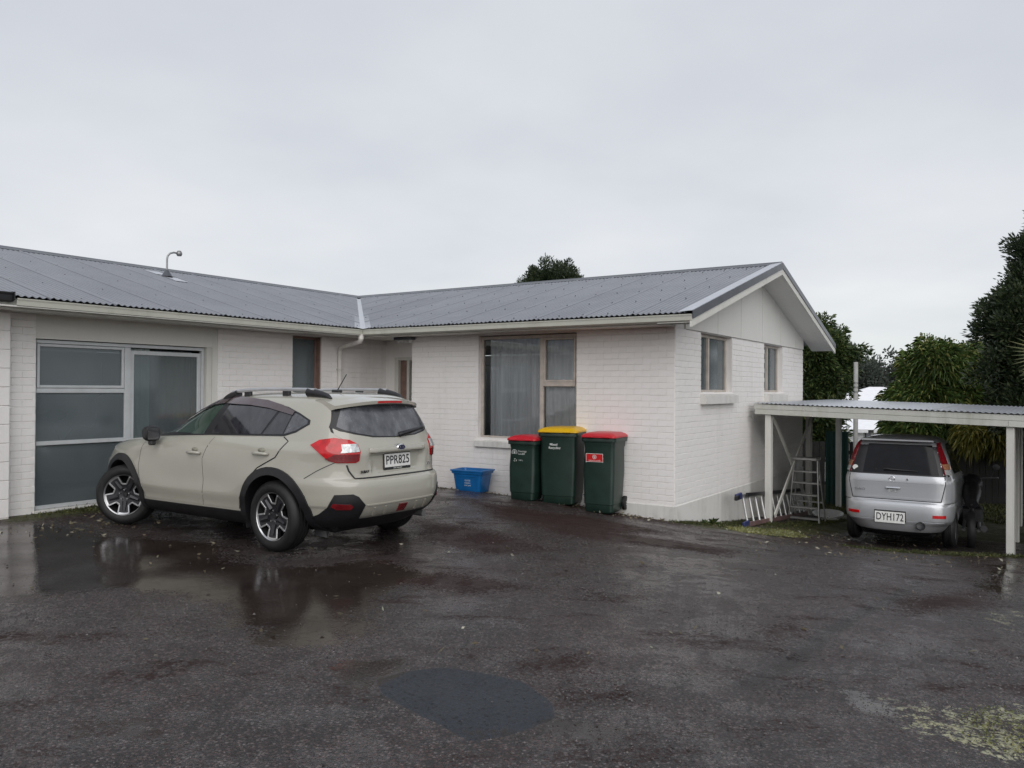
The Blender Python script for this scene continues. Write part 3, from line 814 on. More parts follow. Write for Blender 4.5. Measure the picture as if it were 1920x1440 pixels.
# left wing: u = y (towards the recess), d = distance in from its wall = XL - x
P_l = lambda u, d: (XL - d, u)
val_l = lambda u: -.70 if u < -.76 else -.70 + (u + .76)
u = -.76 + SWD * 5.6
while u > -11.5:
    a = u - SWD
    if a < RY: sheet('roof_sheet', a - .03, min(u, RY), val_l, lambda q: RY - .02, P_l, house, .0)
    u -= SWD
mb = MB()
def plane_sheet(P, u0, u1):
    c = [P(u0, -.7), P(u1, -.7), P(u1, RY), P(u0, RY)]
    zz = [roof_z(-.7), roof_z(-.7), roof_z(RY), roof_z(RY)]
    mb.add([(p[0], p[1], z - .01) for p, z in zip(c, zz)], [(0, 1, 2, 3)])
for i in range(14):
    pass
for k in range(26):
    a = G - .06 - k * .762; sheet('back_roof_sheet', a - .762, a, lambda q: -.7, lambda q: RY - .02, P_rb, house) if k < 13 else None
plane_sheet(lambda u, d: (XL - 2 * RY + d, u), -11.5, RY * 2)
mb.obj('back_roof', M['roof'], house)
# sheet lap shadow lines come from the sheets; screws sit along the purlins
mb = MB()
def screw(x, y, z): mb.lathe([(.008, -.004), (.008, .005), (.005, .010), (.0, .011)], 6, 'z', (x, y, z))
for d in (-.55, .35, 1.3, 2.25, 3.1):
    u = G - .1
    while u > XL - RY:
        if d > val_r(u) + .05: screw(u, d, roof_z(d) + .009)
        u -= .0762 * 5
    u = RY
    while u > -9:
        if d > val_l(u) + .05: screw(XL - d, u, roof_z(d) + .009)
        u -= .0762 * 5
mb.obj('roof_screws', M['flash'], house, kind='stuff')
# ridge capping with soft scalloped edges
def ridge(name, P, u0, u1):
    m = MB(); n = int((u1 - u0) / .0762 * 4)
    prof = [(-.165, -.056), (-.160, -.040), (-.08, -.018), (-.025, .012), (0, .026), (.025, .012), (.08, -.018), (.160, -.040), (.165, -.056)]
    vs, fs = [], []; k = len(prof)
    for i in range(n + 1):
        u = u0 + (u1 - u0) * i / n
        sc = .010 * math.cos(2 * math.pi * u / .0762)
        for j, (s, h) in enumerate(prof):
            x, y = P(u, s); vs.append((x, y, roof_z(RY) + h + .012 + (sc if j in (0, k - 1) else 0)))
        if i: fs += [((i - 1) * k + j, i * k + j, i * k + j + 1, (i - 1) * k + j + 1) for j in range(k - 1)]
    m.add(vs, fs)
    m.obj(name, M['flash'], house, smooth=40)
ridge('ridge_cap', lambda u, s: (u, RY + s), XL - RY, G)
ridge('ridge_cap', lambda u, s: (XL - RY + s, u), -11.5, RY)
# valley flashing
m = MB()
p0, p1 = Vector((VX0 + .05, -.75, roof_z(-.7) - .004)), Vector((XL - RY + .25, RY - .25, roof_z(RY - .25) - .004))
dv = (p1 - p0).normalized(); sv = Vector((dv.y, -dv.x, 0)).normalized()
m.sweep([(-.13, .022), (-.035, .004), (0, -.004), (.035, .004), (.13, .022), (.13, .018), (0, -.010), (-.13, .018)], [p0, p1], lambda i: (sv, Vector((0, 0, 1))))
m.obj('valley_flashing', M['lightflash'], house)
# barge: pale capping on the roof edge, dark apron, white board, rake soffit
for sgn in (0, 1):
    f = (lambda y: y) if sgn == 0 else (lambda y: 2 * RY - y)
    A, Bq = Vector((G, f(-.70), roof_z(-.70))), Vector((G, f(RY), roof_z(RY)))
    up = Vector((0, 0, 1)); side = Vector((1, 0, 0))
    def sw(name, prof, mat, ya=-.70, yb=RY):
        a_, b_ = Vector((G, f(ya), roof_z(ya))), Vector((G, f(yb), roof_z(yb)))
        mm = MB(); mm.sweep(prof, [a_, b_], lambda i: (side, up)); return mm.obj(name, mat, house)
    sw('barge_capping', [(-.17, .010), (-.17, .016), (-.03, .026), (.012, .026), (.012, .018), (-.03, .018)], M['lightflash'])
    sw('barge_flashing', [(.0125, .018), (.018, .018), (.022, -.085), (.010, -.085)], M['flash'])
    sw('barge_board', [(-.022, -.075), (.008, -.075), (.008, -.185), (-.022, -.185)], M['trimwhite'], -.705)
    sw('rake_soffit', [(-.0225, -.125), (-.0225, -.132), (-G + .029, -.132), (-G + .029, -.125)], M['panel'], -.69)
# horizontal eave soffits
m = MB(); m.box(VX0 + .002, .0, -.655, -.002, SOF, SOF + .012); m.obj('eave_soffit', M['panel'], house)
m = MB(); m.box(XL + .002, VX0, -9.5, -.002, SOF, SOF + .012); m.obj('eave_soffit', M['panel'], house)
m = MB(); m.box(XL + .002, -4.676, 0, .628, SOF, SOF + .012); m.obj('eave_soffit', M['panel'], house)
# fascia and gutters
GP = [(.0, -.085), (.004, -.095), (.085, -.095), (.112, -.078), (.116, -.030), (.124, -.010), (.124, .0), (.112, .0), (.108, -.012), (.102, -.074), (.08, -.086), (.006, -.086)]
def gutter(name, P, u0, u1, mat):
    mm = MB()
    pts = [P(u0), P(u1)]
    o3 = P(u0, 1); out = Vector((o3[0] - pts[0][0], o3[1] - pts[0][1], 0)).normalized()
    mm.sweep(GP, [(p[0], p[1], 2.475) for p in pts], lambda i: (out, Vector((0, 0, 1))))
    return mm.obj(name, mat, house)
gutter('gutter', lambda u, n=0: (u, -.60 - n), VX0 - .0 + .02, G + .005, M['gutter'])
gutter('gutter', lambda u, n=0: (XL + .60 + n, u), -6.03, -.70, M['gutter'])
m = MB(); m.box(VX0 - .06, G - .024, -.598, -.575, SOF - .02, 2.478); m.obj('fascia', M['trimwhite'], house)
m = MB(); m.box(XL + .575, XL + .598, -11.5, -.6, SOF - .02, 2.478); m.obj('fascia', M['trimwhite'], house)

# windows ------------------------------------------------------------------------
def frame_rect(mb, P, u0, u1, z0, z1, w, n0, n1):
    """four butted bars of width w round an opening; P(u,n)->(x,y)"""
    def bar(a, b, c, d):
        p, q = P(a, n0), P(b, n1)
        mb.bevbox(min(p[0], q[0]), max(p[0], q[0]), min(p[1], q[1]), max(p[1], q[1]), c, d, .004)
    bar(u0, u0 + w, z0, z1); bar(u1 - w, u1, z0, z1)
    bar(u0 + w + .0005, u1 - w - .0005, z0, z0 + w); bar(u0 + w + .0005, u1 - w - .0005, z1 - w, z1)
def bar(mb, P, a, b, c, d, n0, n1):
    p, q = P(a, n0), P(b, n1)
    mb.bevbox(min(p[0], q[0]), max(p[0], q[0]), min(p[1], q[1]), max(p[1], q[1]), c, d, .004)
def pane(P, a, b, c, d, n, mat, parent):
    mb = MB(); p, q = P(a, n), P(b, n + .006)
    mb.box(min(p[0], q[0]), max(p[0], q[0]), min(p[1], q[1]), max(p[1], q[1]), c, d)
    return mb.obj('pane', mat, parent)
Pf, Pg, Pl = WALLS[0][1], WALLS[1][1], WALLS[2][1]
# front window
mb = MB(); U0, U1, Z0, Z1 = -3.292, -1.519, .729, 2.345
frame_rect(mb, Pf, U0, U1, Z0, Z1, .05, -.115, -.06)
bar(mb, Pf, -2.19, -2.125, Z0 + .0505, Z1 - .0505, -.115, -.055)
bar(mb, Pf, -2.1245, U1 - .0505, 1.56, 1.625, -.115, -.045)
fw = mb.obj('window', M['woodframe'], house)
m = MB(); frame_rect(m, Pf, -2.122, U1 - .052, 1.627, Z1 - .052, .032, -.108, -.050); m.obj('sash', M['woodframe'], fw)
pane(Pf, U0 + .045, -2.185, Z0 + .045, Z1 - .045, -.092, M['glass'], fw)
pane(Pf, -2.13, U1 - .045, Z0 + .045, 1.563, -.092, M['glass'], fw)
pane(Pf, -2.10, U1 - .075, 1.65, Z1 - .08, -.088, M['glass'], fw)
def sill(P, u0, u1, zt, name='window_sill', out=.055, h=.10, drop=.035, inn=.06):
    m = MB(); vs = []
    for u in (u0, u1):
        for n, z in ((-inn, zt + .004), (out, zt - drop), (out, zt - drop - h), (.001, zt - drop - h - .004), (.001, zt - .05), (-inn, zt - .05)):
            x, y = P(u, n); vs.append((x, y, z))
    m.add(vs, [(0, 1, 7, 6), (1, 2, 8, 7), (2, 3, 9, 8), (3, 4, 10, 9), (4, 5, 11, 10), (5, 0, 6, 11), (5, 4, 3, 2, 1, 0), (6, 7, 8, 9, 10, 11)])
    return m.obj(name, M['plinth'], house)
sill(Pf, U0 - .045, U1 + .045, .727, h=.085)
# gable windows
for (a, b, z0, z1) in W_G_OPS:
    mb = MB(); frame_rect(mb, Pg, a, b, z0, z1 - .004, .045, -.14, -.085)
    mu = a + (b - a) * .38
    bar(mb, Pg, mu, mu + .055, z0 + .0455, z1 - .05, -.14, -.078)
    w = mb.obj('window', M['woodframe'], house)
    pane(Pg, a + .04, mu + .005, z0 + .04, z1 - .045, -.12, M['frost'], w)
    pane(Pg, mu + .05, b - .04, z0 + .04, z1 - .045, -.12, M['frost'], w)
    sill(Pg, a - .03, b + .05, z0 - .002, h=.125, out=.10, drop=.04)
# big sliding window of the left wing
A0, A1 = -5.49, -3.13
mb = MB(); fr0, fr1 = -.13, -.07
frame_rect(mb, Pl, A0, A1, .03, 2.082, .045, fr0, fr1)
bar(mb, Pl, -4.335, -4.255, .0755, 2.036, fr0, fr1 + .008)
bar(mb, Pl, A0 + .0455, -4.3355, 1.435, 1.492, fr0, fr1 + .004)
bar(mb, Pl, A0 + .0455, -4.3355, .80, .85, fr0, fr1 + .012)
sw_ = mb.obj('sliding_window', M['alu'], house)
m = MB(); frame_rect(m, Pl, A0 + .05, -4.34, 1.497, 2.032, .034, fr0 + .01, fr1 + .006); m.obj('sash', M['alu'], sw_)
m = MB(); frame_rect(m, Pl, -4.25, A1 - .05, .08, 2.0, .055, fr0 - .01, fr1 - .012); m.obj('sliding_sash', M['alu'], sw_)
pane(Pl, A0 + .08, -4.37, 1.525, 2.0, -.098, M['frost'], sw_)
pane(Pl, A0 + .04, -4.33, .845, 1.44, -.098, M['frost'], sw_)
pane(Pl, A0 + .04, -4.33, .07, .805, -.098, M['frost'], sw_)
pane(Pl, -4.20, A1 - .10, .13, 1.95, -.112, M['slider'], sw_)
# board above it, timber post beside it, threshold
m = MB(); p, q = Pl(-5.488, -.05), Pl(-2.985, -.012)
m.box(min(p[0], q[0]), max(p[0], q[0]), -5.488, -2.985, 2.088, SOF - .002); m.obj('lintel_panel', M['panel'], house)
m = MB(); bar(m, Pl, -3.127, -3.045, -.1, 2.086, -.12, -.02); bar(m, Pl, -3.043, -2.962, -.1, SOF - .003, -.13, -.008); m.obj('door_post', M['trimwhite'], house)
m = MB(); bar(m, Pl, -5.488, -3.13, -.12, .028, -.12, .03); m.obj('threshold', M['plinth'], house)
# narrow dark window
a, b, z0, z1 = W_L_OPS[1]
mb = MB(); frame_rect(mb, Pl, a, b, z0, z1 - .004, .04, -.15, -.10)
w = mb.obj('window', M['redwood'], house)
pane(Pl, a + .035, b - .035, z0 + .035, z1 - .04, -.13, M['frost'], w)
m = MB(); bar(m, Pl, b - .02, b - .001, z0, z1 - .006, -.099, -.012); m.obj('window_jamb', M['redwood'], house)
# entrance: pale frame, red-brown sidelight, dark door
Pd = lambda u, n: (u, .63 - n)
mb = MB()
bar(mb, Pd, -5.62, -5.53, -.1, 2.073, -.10, .012); bar(mb, Pd, -5.33, -5.27, -.1, 2.02, -.10, .012)
bar(mb, Pd, -5.529, -4.53, 2.021, 2.073, -.10, .012)
df = mb.obj('door_frame', M['trimwhite'], house)
m = MB(); bar(m, Pd, -5.528, -5.332, -.1, 2.02, -.09, -.05); m.obj('sidelight', M['redwood'], house)
m = MB(); bar(m, Pd, -5.268, -4.53, -.1, 2.02, -.09, -.045); dd = m.obj('entrance_door', M['dark'], house)
m = MB()
m.bevbox(-5.215, -5.175, .63 + .03, .63 + .046, 1.18, 1.52, .004); m.beam((-5.195, .64, 1.36), (-5.195, .60, 1.36), .03, .03); m.beam((-5.20, .605, 1.36), (-5.08, .605, 1.36), .018, .022)
m.bevbox(-5.225, -5.165, .63 + .02, .63 + .046, .98, 1.1, .004)
m.obj('door_handle', M['chrome'], dd)
# mail-slot light fitting under the soffit by the entrance
m = MB(); m.bevbox(-4.98, -4.60, -.13, .02, SOF - .05, SOF - .004, .006)
lf = m.obj('porch_light', M['flash'], house)
m = MB()
for k in range(4):
    x = -4.93 + k * .085
    m.prism([(x, SOF - .052), (x + .05, SOF - .052), (x + .025, SOF - .10)], -.10, -.03, ax=1)
m.obj('light_reflector', M['white'], lf)
# downpipe at the inner corner
m = MB()
gx, gy = VX0 - .02, -.72
m.tube([(gx, gy, 2.40), (gx, gy, 2.34), (gx - .004, gy + .004, 2.31), (gx - .03, gy + .01, 2.285), (XL + .16, -.585, 2.225), (XL + .075, -.575, 2.20), (XL + .05, -.573, 2.16), (XL + .05, -.573, 1.7), (XL + .05, -.573, .0)], .040, 12)
m.lathe([(.041, -.0), (.047, .0), (.047, .05), (.041, .05)], 12, 'z', (XL + .05, -.573, 2.09))
m.lathe([(.041, -.0), (.048, .0), (.048, .05), (.041, .05)], 12, 'z', (gx, gy, 2.315))
dp = m.obj('downpipe', M['whitepipe'], house, smooth=50)
m = MB()
for z in (1.82, .6): m.bevbox(XL + .0075, XL + .098, -.621, -.525, z, z + .025, .003)
m.obj('pipe_bracket', M['whitepipe'], dp)
# gooseneck vent on the left roof slope
vx, vy = XL - 2.60, -2.08
vz = roof_z(2.62)
m = MB(); m.tube([(vx, vy, vz - .05), (vx, vy, vz + .30), (vx + .004, vy + .01, vz + .36), (vx + .015, vy + .05, vz + .41), (vx + .03, vy + .11, vz + .43), (vx + .045, vy + .17, vz + .425)], .016, 10)
vp = m.obj('roof_vent', M['steel'], house, smooth=50)
m = MB(); m.lathe([(.0, .04), (.03, .05), (.048, .02), (.05, -.01), (.035, -.04), (.0, -.045)], 12, 'z', (vx + .05, vy + .2, vz + .42)); m.obj('vent_cap', M['steel'], vp, smooth=True)
m = MB(); m.lathe([(.10, .0), (.085, .02), (.03, .11), (.018, .12)], 14, 'z', (vx, vy, vz)); m.obj('vent_boot', M['flash'], vp, smooth=50)
m = MB()
for d0, d1 in ((2.15, 2.52), (2.70, 3.05)):
    vs = []
    for d in (d0, d1):
        for u in (-.13, .13): vs.append((XL - d, vy + u, roof_z(d) + .014))
    m.add(vs, [(0, 1, 3, 2)])
m.obj('vent_flashing', M['lightflash'], vp)

# neighbouring block wall and black gutter at the left edge ---------------------
pier = empty('block_wall', (*hw(XL + .15, -5.84), 0), HROT, 'white painted concrete block wall end at the left edge of the yard', 'wall')
m = MB(); m.box(-1.0, -.001, -6.0, -.001, -.6, 2.41); m.obj('core', M['brick'], pier)
z = -.2
r = 0
while z < 2.30:
    y = -.0
    first = True
    L = .39 if r % 2 == 0 else .19
    while y > -1.2:
        m = MB(); h = min(.2135, 2.41 - z)
        m.bevbox(.0, .012, max(y - L, -1.3), y - .004, z, z + h - .007, .004)
        o = m.obj('block', M['brick'], pier)
        y -= L; L = .39
    m = MB()
    m.bevbox(-.39 if r % 2 else -.19, .0, 0.0, .006, z, z + h - .007, .003); m.obj('block', M['brick'], pier)
    z += .2135; r += 1
m = MB(); m.bevbox(-.2, .012, -3, .0, 2.412, 2.45, .003); m.obj('coping', M['panel'], pier)
bg = empty('eaves_gutter', (*hw(XL + .56, -6.05), 0), HROT, 'black gutter end on the block wall at the left edge', 'gutter')
m = MB(); m.sweep([(a * 1.25, b * 1.1) for a, b in GP], [(.0, -.02, 2.535), (.0, -3.5, 2.535)], lambda i: (Vector((1, 0, 0)), Vector((0, 0, 1)))); m.obj('trough', M['blackplastic'], bg)
m = MB(); m.prism([(-.03, 2.425), (.13, 2.435), (.165, 2.46), (.165, 2.54), (-.03, 2.54)], -.018, -.004, ax=1); m.obj('end_cap', M['blackplastic'], bg)
m = MB(); m.box(-.42, -.002, -3.5, -.01, 2.452, 2.475); m.obj('soffit', M['panel'], bg)

# curtains ------------------------------------------------------------------------
def curtain(name, P, u0, u1, z0, z1, n, amp, folds, mat, label, gather=0.0):
    N = int((u1 - u0) * 90); vs, fs = [], []; ph = [random.uniform(0, 6.28) for _ in range(4)]
    rows = 7
    for j in range(rows):
        tz = j / (rows - 1); z = z1 + (z0 - z1) * tz
        for i in range(N + 1):
            q = i / N; u = u0 + (u1 - u0) * q
            w = math.sin(q * folds * 6.283 + ph[0] + .5 * math.sin(q * 9 + ph[1]) + .25 * tz) + .45 * math.sin(q * folds * 2.3 * 6.283 + ph[2] + .4 * tz)
            w = abs(w) ** .8 * (1 if w > 0 else -1)
            x, y = P(u, n + amp * w * (0.75 + .25 * tz)); vs.append((x, y, z))
    for j in range(rows - 1):
        for i in range(N):
            a = j * (N + 1) + i; fs.append((a, a + 1, a + N + 2, a + N + 1))
    ox, oy = P((u0 + u1) / 2, n); wx, wy = hw(ox, oy)
    m = MB(); m.add([(vx - ox, vy - oy, vz) for vx, vy, vz in vs], fs)
    o = m.obj(name, mat, None, smooth=True)
    o.location = (wx, wy, 0); o.rotation_euler = (0, 0, HROT)
    tag(o, label, 'curtain', 'curtains hung inside the house windows')
    return o
curtain('curtain', Pf, -3.18, -2.18, .76, 2.34, -.165, .026, 9, M['sheer'], 'white sheer curtain gathered in folds in the wide front window pane')
curtain('curtain', Pf, -2.13, -1.54, .76, 2.34, -.155, .014, 4, M['sheer'], 'flat white net curtain in the narrow right half of the front window')
curtain('curtain', Pl, -4.24, -3.93, .1, 2.03, -.165, .018, 3, M['greencurtain'], 'pale green curtain strip at the left side of the sliding window')
curtain('curtain', Pl, -3.90, -3.18, .1, 2.03, -.30, .012, 6, M['greyblind'], 'blue grey curtain filling the right side of the sliding window')
curtain('curtain', Pg, 1.2, 2.37, 1.49, 2.35, -.185, .014, 5, M['greencurtain'], 'pale grey curtain behind the gable window nearest the corner')
curtain('curtain', Pg, 4.4, 5.42, 1.49, 2.35, -.185, .014, 5, M['greencurtain'], 'pale curtain behind the gable window above the carport')
# ------------------------------------------------------------------ cars
def pchip(x, y, q):
    x = np.asarray(x, float); y = np.asarray(y, float); h = np.diff(x); d = np.diff(y) / h
    m = np.zeros(len(x))
    for i in range(1, len(x) - 1):
        if d[i - 1] * d[i] > 0:
            w1, w2 = 2 * h[i] + h[i - 1], h[i] + 2 * h[i - 1]
            m[i] = (w1 + w2) / (w1 / d[i - 1] + w2 / d[i])
    m[0], m[-1] = d[0], d[-1]
    k = np.clip(np.searchsorted(x, q) - 1, 0, len(h) - 1); t = (q - x[k]) / h[k]
    return (2*t**3 - 3*t*t + 1) * y[k] + (t**3 - 2*t*t + t) * h[k] * m[k] + (-2*t**3 + 3*t*t) * y[k + 1] + (t**3 - t*t) * h[k] * m[k + 1]

def car_shell(levels, N=260, step=.024, dent=None):
    """stack of rounded plan outlines (z, rear x, front x, half width, rear squareness, front squareness)"""
    L = np.array(levels, float)
    s = np.r_[0, np.cumsum(np.sqrt(np.diff(L[:, 0]) ** 2 + .6 * np.diff(L[:, 1]) ** 2 + .02 * np.diff(L[:, 2]) ** 2 + np.diff(L[:, 3]) ** 2) + 1e-4)]
    q = np.unique(np.r_[np.linspace(0, s[-1], int(s[-1] / step)), s])
    lv = np.stack([pchip(s, L[:, k], q) for k in range(6)], -1)
    ang = np.linspace(0, 2 * np.pi, 4001)
    rows = []
    for z, xr, xf, w, nr, nf in lv:
        c, sn = np.cos(ang), np.sin(ang); xc = xr + (xf - xr) * .45
        n = np.where(c >= 0, nf, nr); hx = np.where(c >= 0, xf - xc, xc - xr)
        x = xc + hx * np.sign(c) * np.abs(c) ** (2 / n); y = w * np.sign(sn) * np.abs(sn) ** (2 / n)
        d = np.r_[0, np.cumsum(np.hypot(np.diff(x), np.diff(y)))]
        u = np.linspace(0, d[-1], N + 1)[:-1]
        X, Y = np.interp(u, d, x), np.interp(u, d, y)
        Zz = np.full(N, z)
        if dent: X, Y, Zz = dent(X, Y, Zz)
        rows.append(np.stack([X, Y, Zz], -1))
    V = np.concatenate(rows); k = len(rows)
    f = [(i * N + j, i * N + (j + 1) % N, (i + 1) * N + (j + 1) % N, (i + 1) * N + j) for i in range(k - 1) for j in range(N)]
    b = len(V); V = np.concatenate([V, [[rows[0][:, 0].mean(), 0, rows[0][0, 2]], [rows[-1][:, 0].mean(), 0, rows[-1][:, 2].max() + .002]]])
    f += [(j, b, (j + 1) % N) for j in range(N)] + [((k - 1) * N + j, (k - 1) * N + (j + 1) % N, b + 1) for j in range(N)]
    return V, f

class Shell:
    def __init__(self, V, F): self.bvh = BVHTree.FromPolygons([Vector(v) for v in V], F); self.V, self.F = V, F
    def hit(self, o, d):
        p, n, i, t = self.bvh.ray_cast(Vector(o), Vector(d).normalized())
        return p, n
RAYS = {
 'left': (lambda u, v: ((u, 3, v), (0, -1, 0))), 'right': (lambda u, v: ((u, -3, v), (0, 1, 0))),
 'rear': (lambda u, v: ((-4, u, v), (1, 0, 0))), 'front': (lambda u, v: ((8, u, v), (-1, 0, 0))), 'top': (lambda u, v: ((u, v, 4), (0, 0, -1))),
 'dl': (lambda u, v: ((.7071 * u - 3, .7071 * u + 3, v), (1, -1, 0))), 'dr': (lambda u, v: ((.7071 * u - 3, -.7071 * u - 3, v), (1, 1, 0))),
}
def chaikin(p, n=2, closed=True):
    for _ in range(n):
        q = []
        for i in range(len(p) if closed else len(p) - 1):
            a, b = p[i], p[(i + 1) % len(p)]
            q += [(a[0] * .75 + b[0] * .25, a[1] * .75 + b[1] * .25), (a[0] * .25 + b[0] * .75, a[1] * .25 + b[1] * .75)]
        p = q if closed else [p[0]] + q + [p[-1]]
    return p
def dens(p, sp, closed=True):
    out = []
    for i in range(len(p) if closed else len(p) - 1):
        a, b = p[i], p[(i + 1) % len(p)]; k = max(1, int(math.hypot(b[0] - a[0], b[1] - a[1]) / sp))
        out += [(a[0] + (b[0] - a[0]) * j / k, a[1] + (b[1] - a[1]) * j / k) for j in range(k)]
    if not closed: out.append(p[-1])
    return out
def panel(sh, outline, ray, off=.004, thick=.012, sp=.045, smooth=0, bulge=0.0):
    """a solid skin that follows the body: outline in the (u,v) of the ray direction"""
    ol = chaikin(outline, smooth) if smooth else outline
    ol = dens(ol, sp)
    P = np.array(ol); u0, v0 = P.min(0); u1, v1 = P.max(0)
    gu, gv = np.meshgrid(np.arange(u0 + sp / 2, u1, sp), np.arange(v0 + sp / 2, v1, sp))
    sd = sdf(gu, gv, ol); keep = sd < -sp * .45
    pts = [Vector(p) for p in ol] + [Vector((a, b)) for a, b in zip(gu[keep], gv[keep])]
    n = len(ol)
    r = delaunay_2d_cdt(pts, [(i, (i + 1) % n) for i in range(n)], [], 1, 1e-6)
    vs2, fs = r[0], r[2]
    sds = sdf(np.array([p.x for p in vs2]), np.array([p.y for p in vs2]), ol)
    top, low, last = [], [], None
    miss = []
    for k, p in enumerate(vs2):
        o, d = RAYS[ray](p.x, p.y); h, nn = sh.hit(o, d)
        if h is None: miss.append(k); top.append(None); low.append(None); continue
        dv = Vector(d).normalized()
        if nn.dot(dv) > 0: nn = -nn
        if nn.dot(-dv) < .25: nn = (nn - dv * .5).normalized()
        b = bulge * min(1.0, max(0.0, -sds[k]) / .06)
        top.append(h + nn * (off + b)); low.append(h + nn * (off - thick))
    for k in miss:
        best = min((i for i in range(len(vs2)) if top[i] is not None), key=lambda i: (vs2[i] - vs2[k]).length)
        o, d = RAYS[ray](vs2[k].x, vs2[k].y); o2, _ = RAYS[ray](vs2[best].x, vs2[best].y)
        sh_ = Vector(o) - Vector(o2); top[k] = top[best] + sh_; low[k] = low[best] + sh_
    edge = {}
    for f in fs:
        for i in range(len(f)):
            e = (f[i], f[(i + 1) % len(f)]); edge[e] = edge.get(e, 0) + 1
    N = len(vs2); F = [tuple(f) for f in fs] + [tuple(i + N for i in reversed(f)) for f in fs]
    F += [(a, b, b + N, a + N) for (a, b) in edge if (b, a) not in edge]
    m = MB(); m.add(top + low, F); return m
def strip(sh, pts, ray, w=.007, off=.0015):  # dark strip standing in for the shade inside a panel gap
    pts = dens(pts, .03, False); L = []
    for i, p in enumerate(pts):
        a, b = pts[max(0, i - 1)], pts[min(len(pts) - 1, i + 1)]
        t = Vector((b[0] - a[0], b[1] - a[1])).normalized(); nrm = Vector((-t.y, t.x)) * w / 2
        for s in (1, -1):
            o, d = RAYS[ray](p[0] + nrm.x * s, p[1] + nrm.y * s); h, nn = sh.hit(o, d)
            if h is None: h = L[-2] if len(L) > 1 else Vector((0, 0, 0)); nn = Vector((0, 0, 0))
            elif nn.dot(Vector(d)) > 0: nn = -nn
            L.append(h + nn * off)
    m = MB(); m.add(L, [(2 * i, 2 * i + 2, 2 * i + 3, 2 * i + 1) for i in range(len(pts) - 1)]); return m
def mir(poly): return [(-a, b) for a, b in poly]

def cut_arches(me, hubs, r, z, obj_name):
    cut = MB()
    for x in hubs:
        cut.lathe([(0, -1.3), (r, -1.3), (r, 1.3), (0, 1.3)], 48, 'y', (x, 0, z))
    cm = bpy.data.meshes.new('cut'); cm.from_pydata(cut.v, [], cut.f); fix_normals(cm)
    co = bpy.data.objects.new('cut', cm); COL.objects.link(co)
    bo = bpy.data.objects.new('tmpbody', me); COL.objects.link(bo)
    md = bo.modifiers.new('b', 'BOOLEAN'); md.operation = 'DIFFERENCE'; md.object = co; md.solver = 'EXACT'
    dg = bpy.context.evaluated_depsgraph_get(); dg.update()
    out = bpy.data.meshes.new_from_object(bo.evaluated_get(dg)); out.name = obj_name
    for o in (co, bo): bpy.data.objects.remove(o)
    out.polygons.foreach_set('use_smooth', [True] * len(out.polygons)); out.set_sharp_from_angle(angle=R(38))
    return out

def tyre_mesh(ro, ri, w):
    m = MB()
    prof = [(ri, -w / 2 + .012), (ri + .012, -w / 2 + .004), ((ro + ri) / 2, -w / 2 - .006), (ro - .035, -w / 2 + .004), (ro - .012, -w / 2 + .022), (ro, -w / 2 + .045)]
    g = w / 2 - .045
    for k in (-1, 0, 1):
        c = k * g * .62; prof += [(ro, c - .009), (ro - .009, c - .006), (ro - .009, c + .006), (ro, c + .009)]
    prof += [(ro, g), (ro - .012, w / 2 - .022), (ro - .035, w / 2 - .004), ((ro + ri) / 2, w / 2 + .006), (ri + .012, w / 2 - .004), (ri, w / 2 - .012), (ri - .01, 0)]
    m.lathe(prof, 56, 'y', close=True)
    return m.mesh('tyre', M['rubber'], 50)
MB_GUN = simple('gunmetal_alloy', (0.045, 0.045, 0.05), 0.35, 0.6)
MB_ALLOY = simple('machined_alloy', (0.50, 0.50, 0.51), 0.28, 0.9, var=0.1)
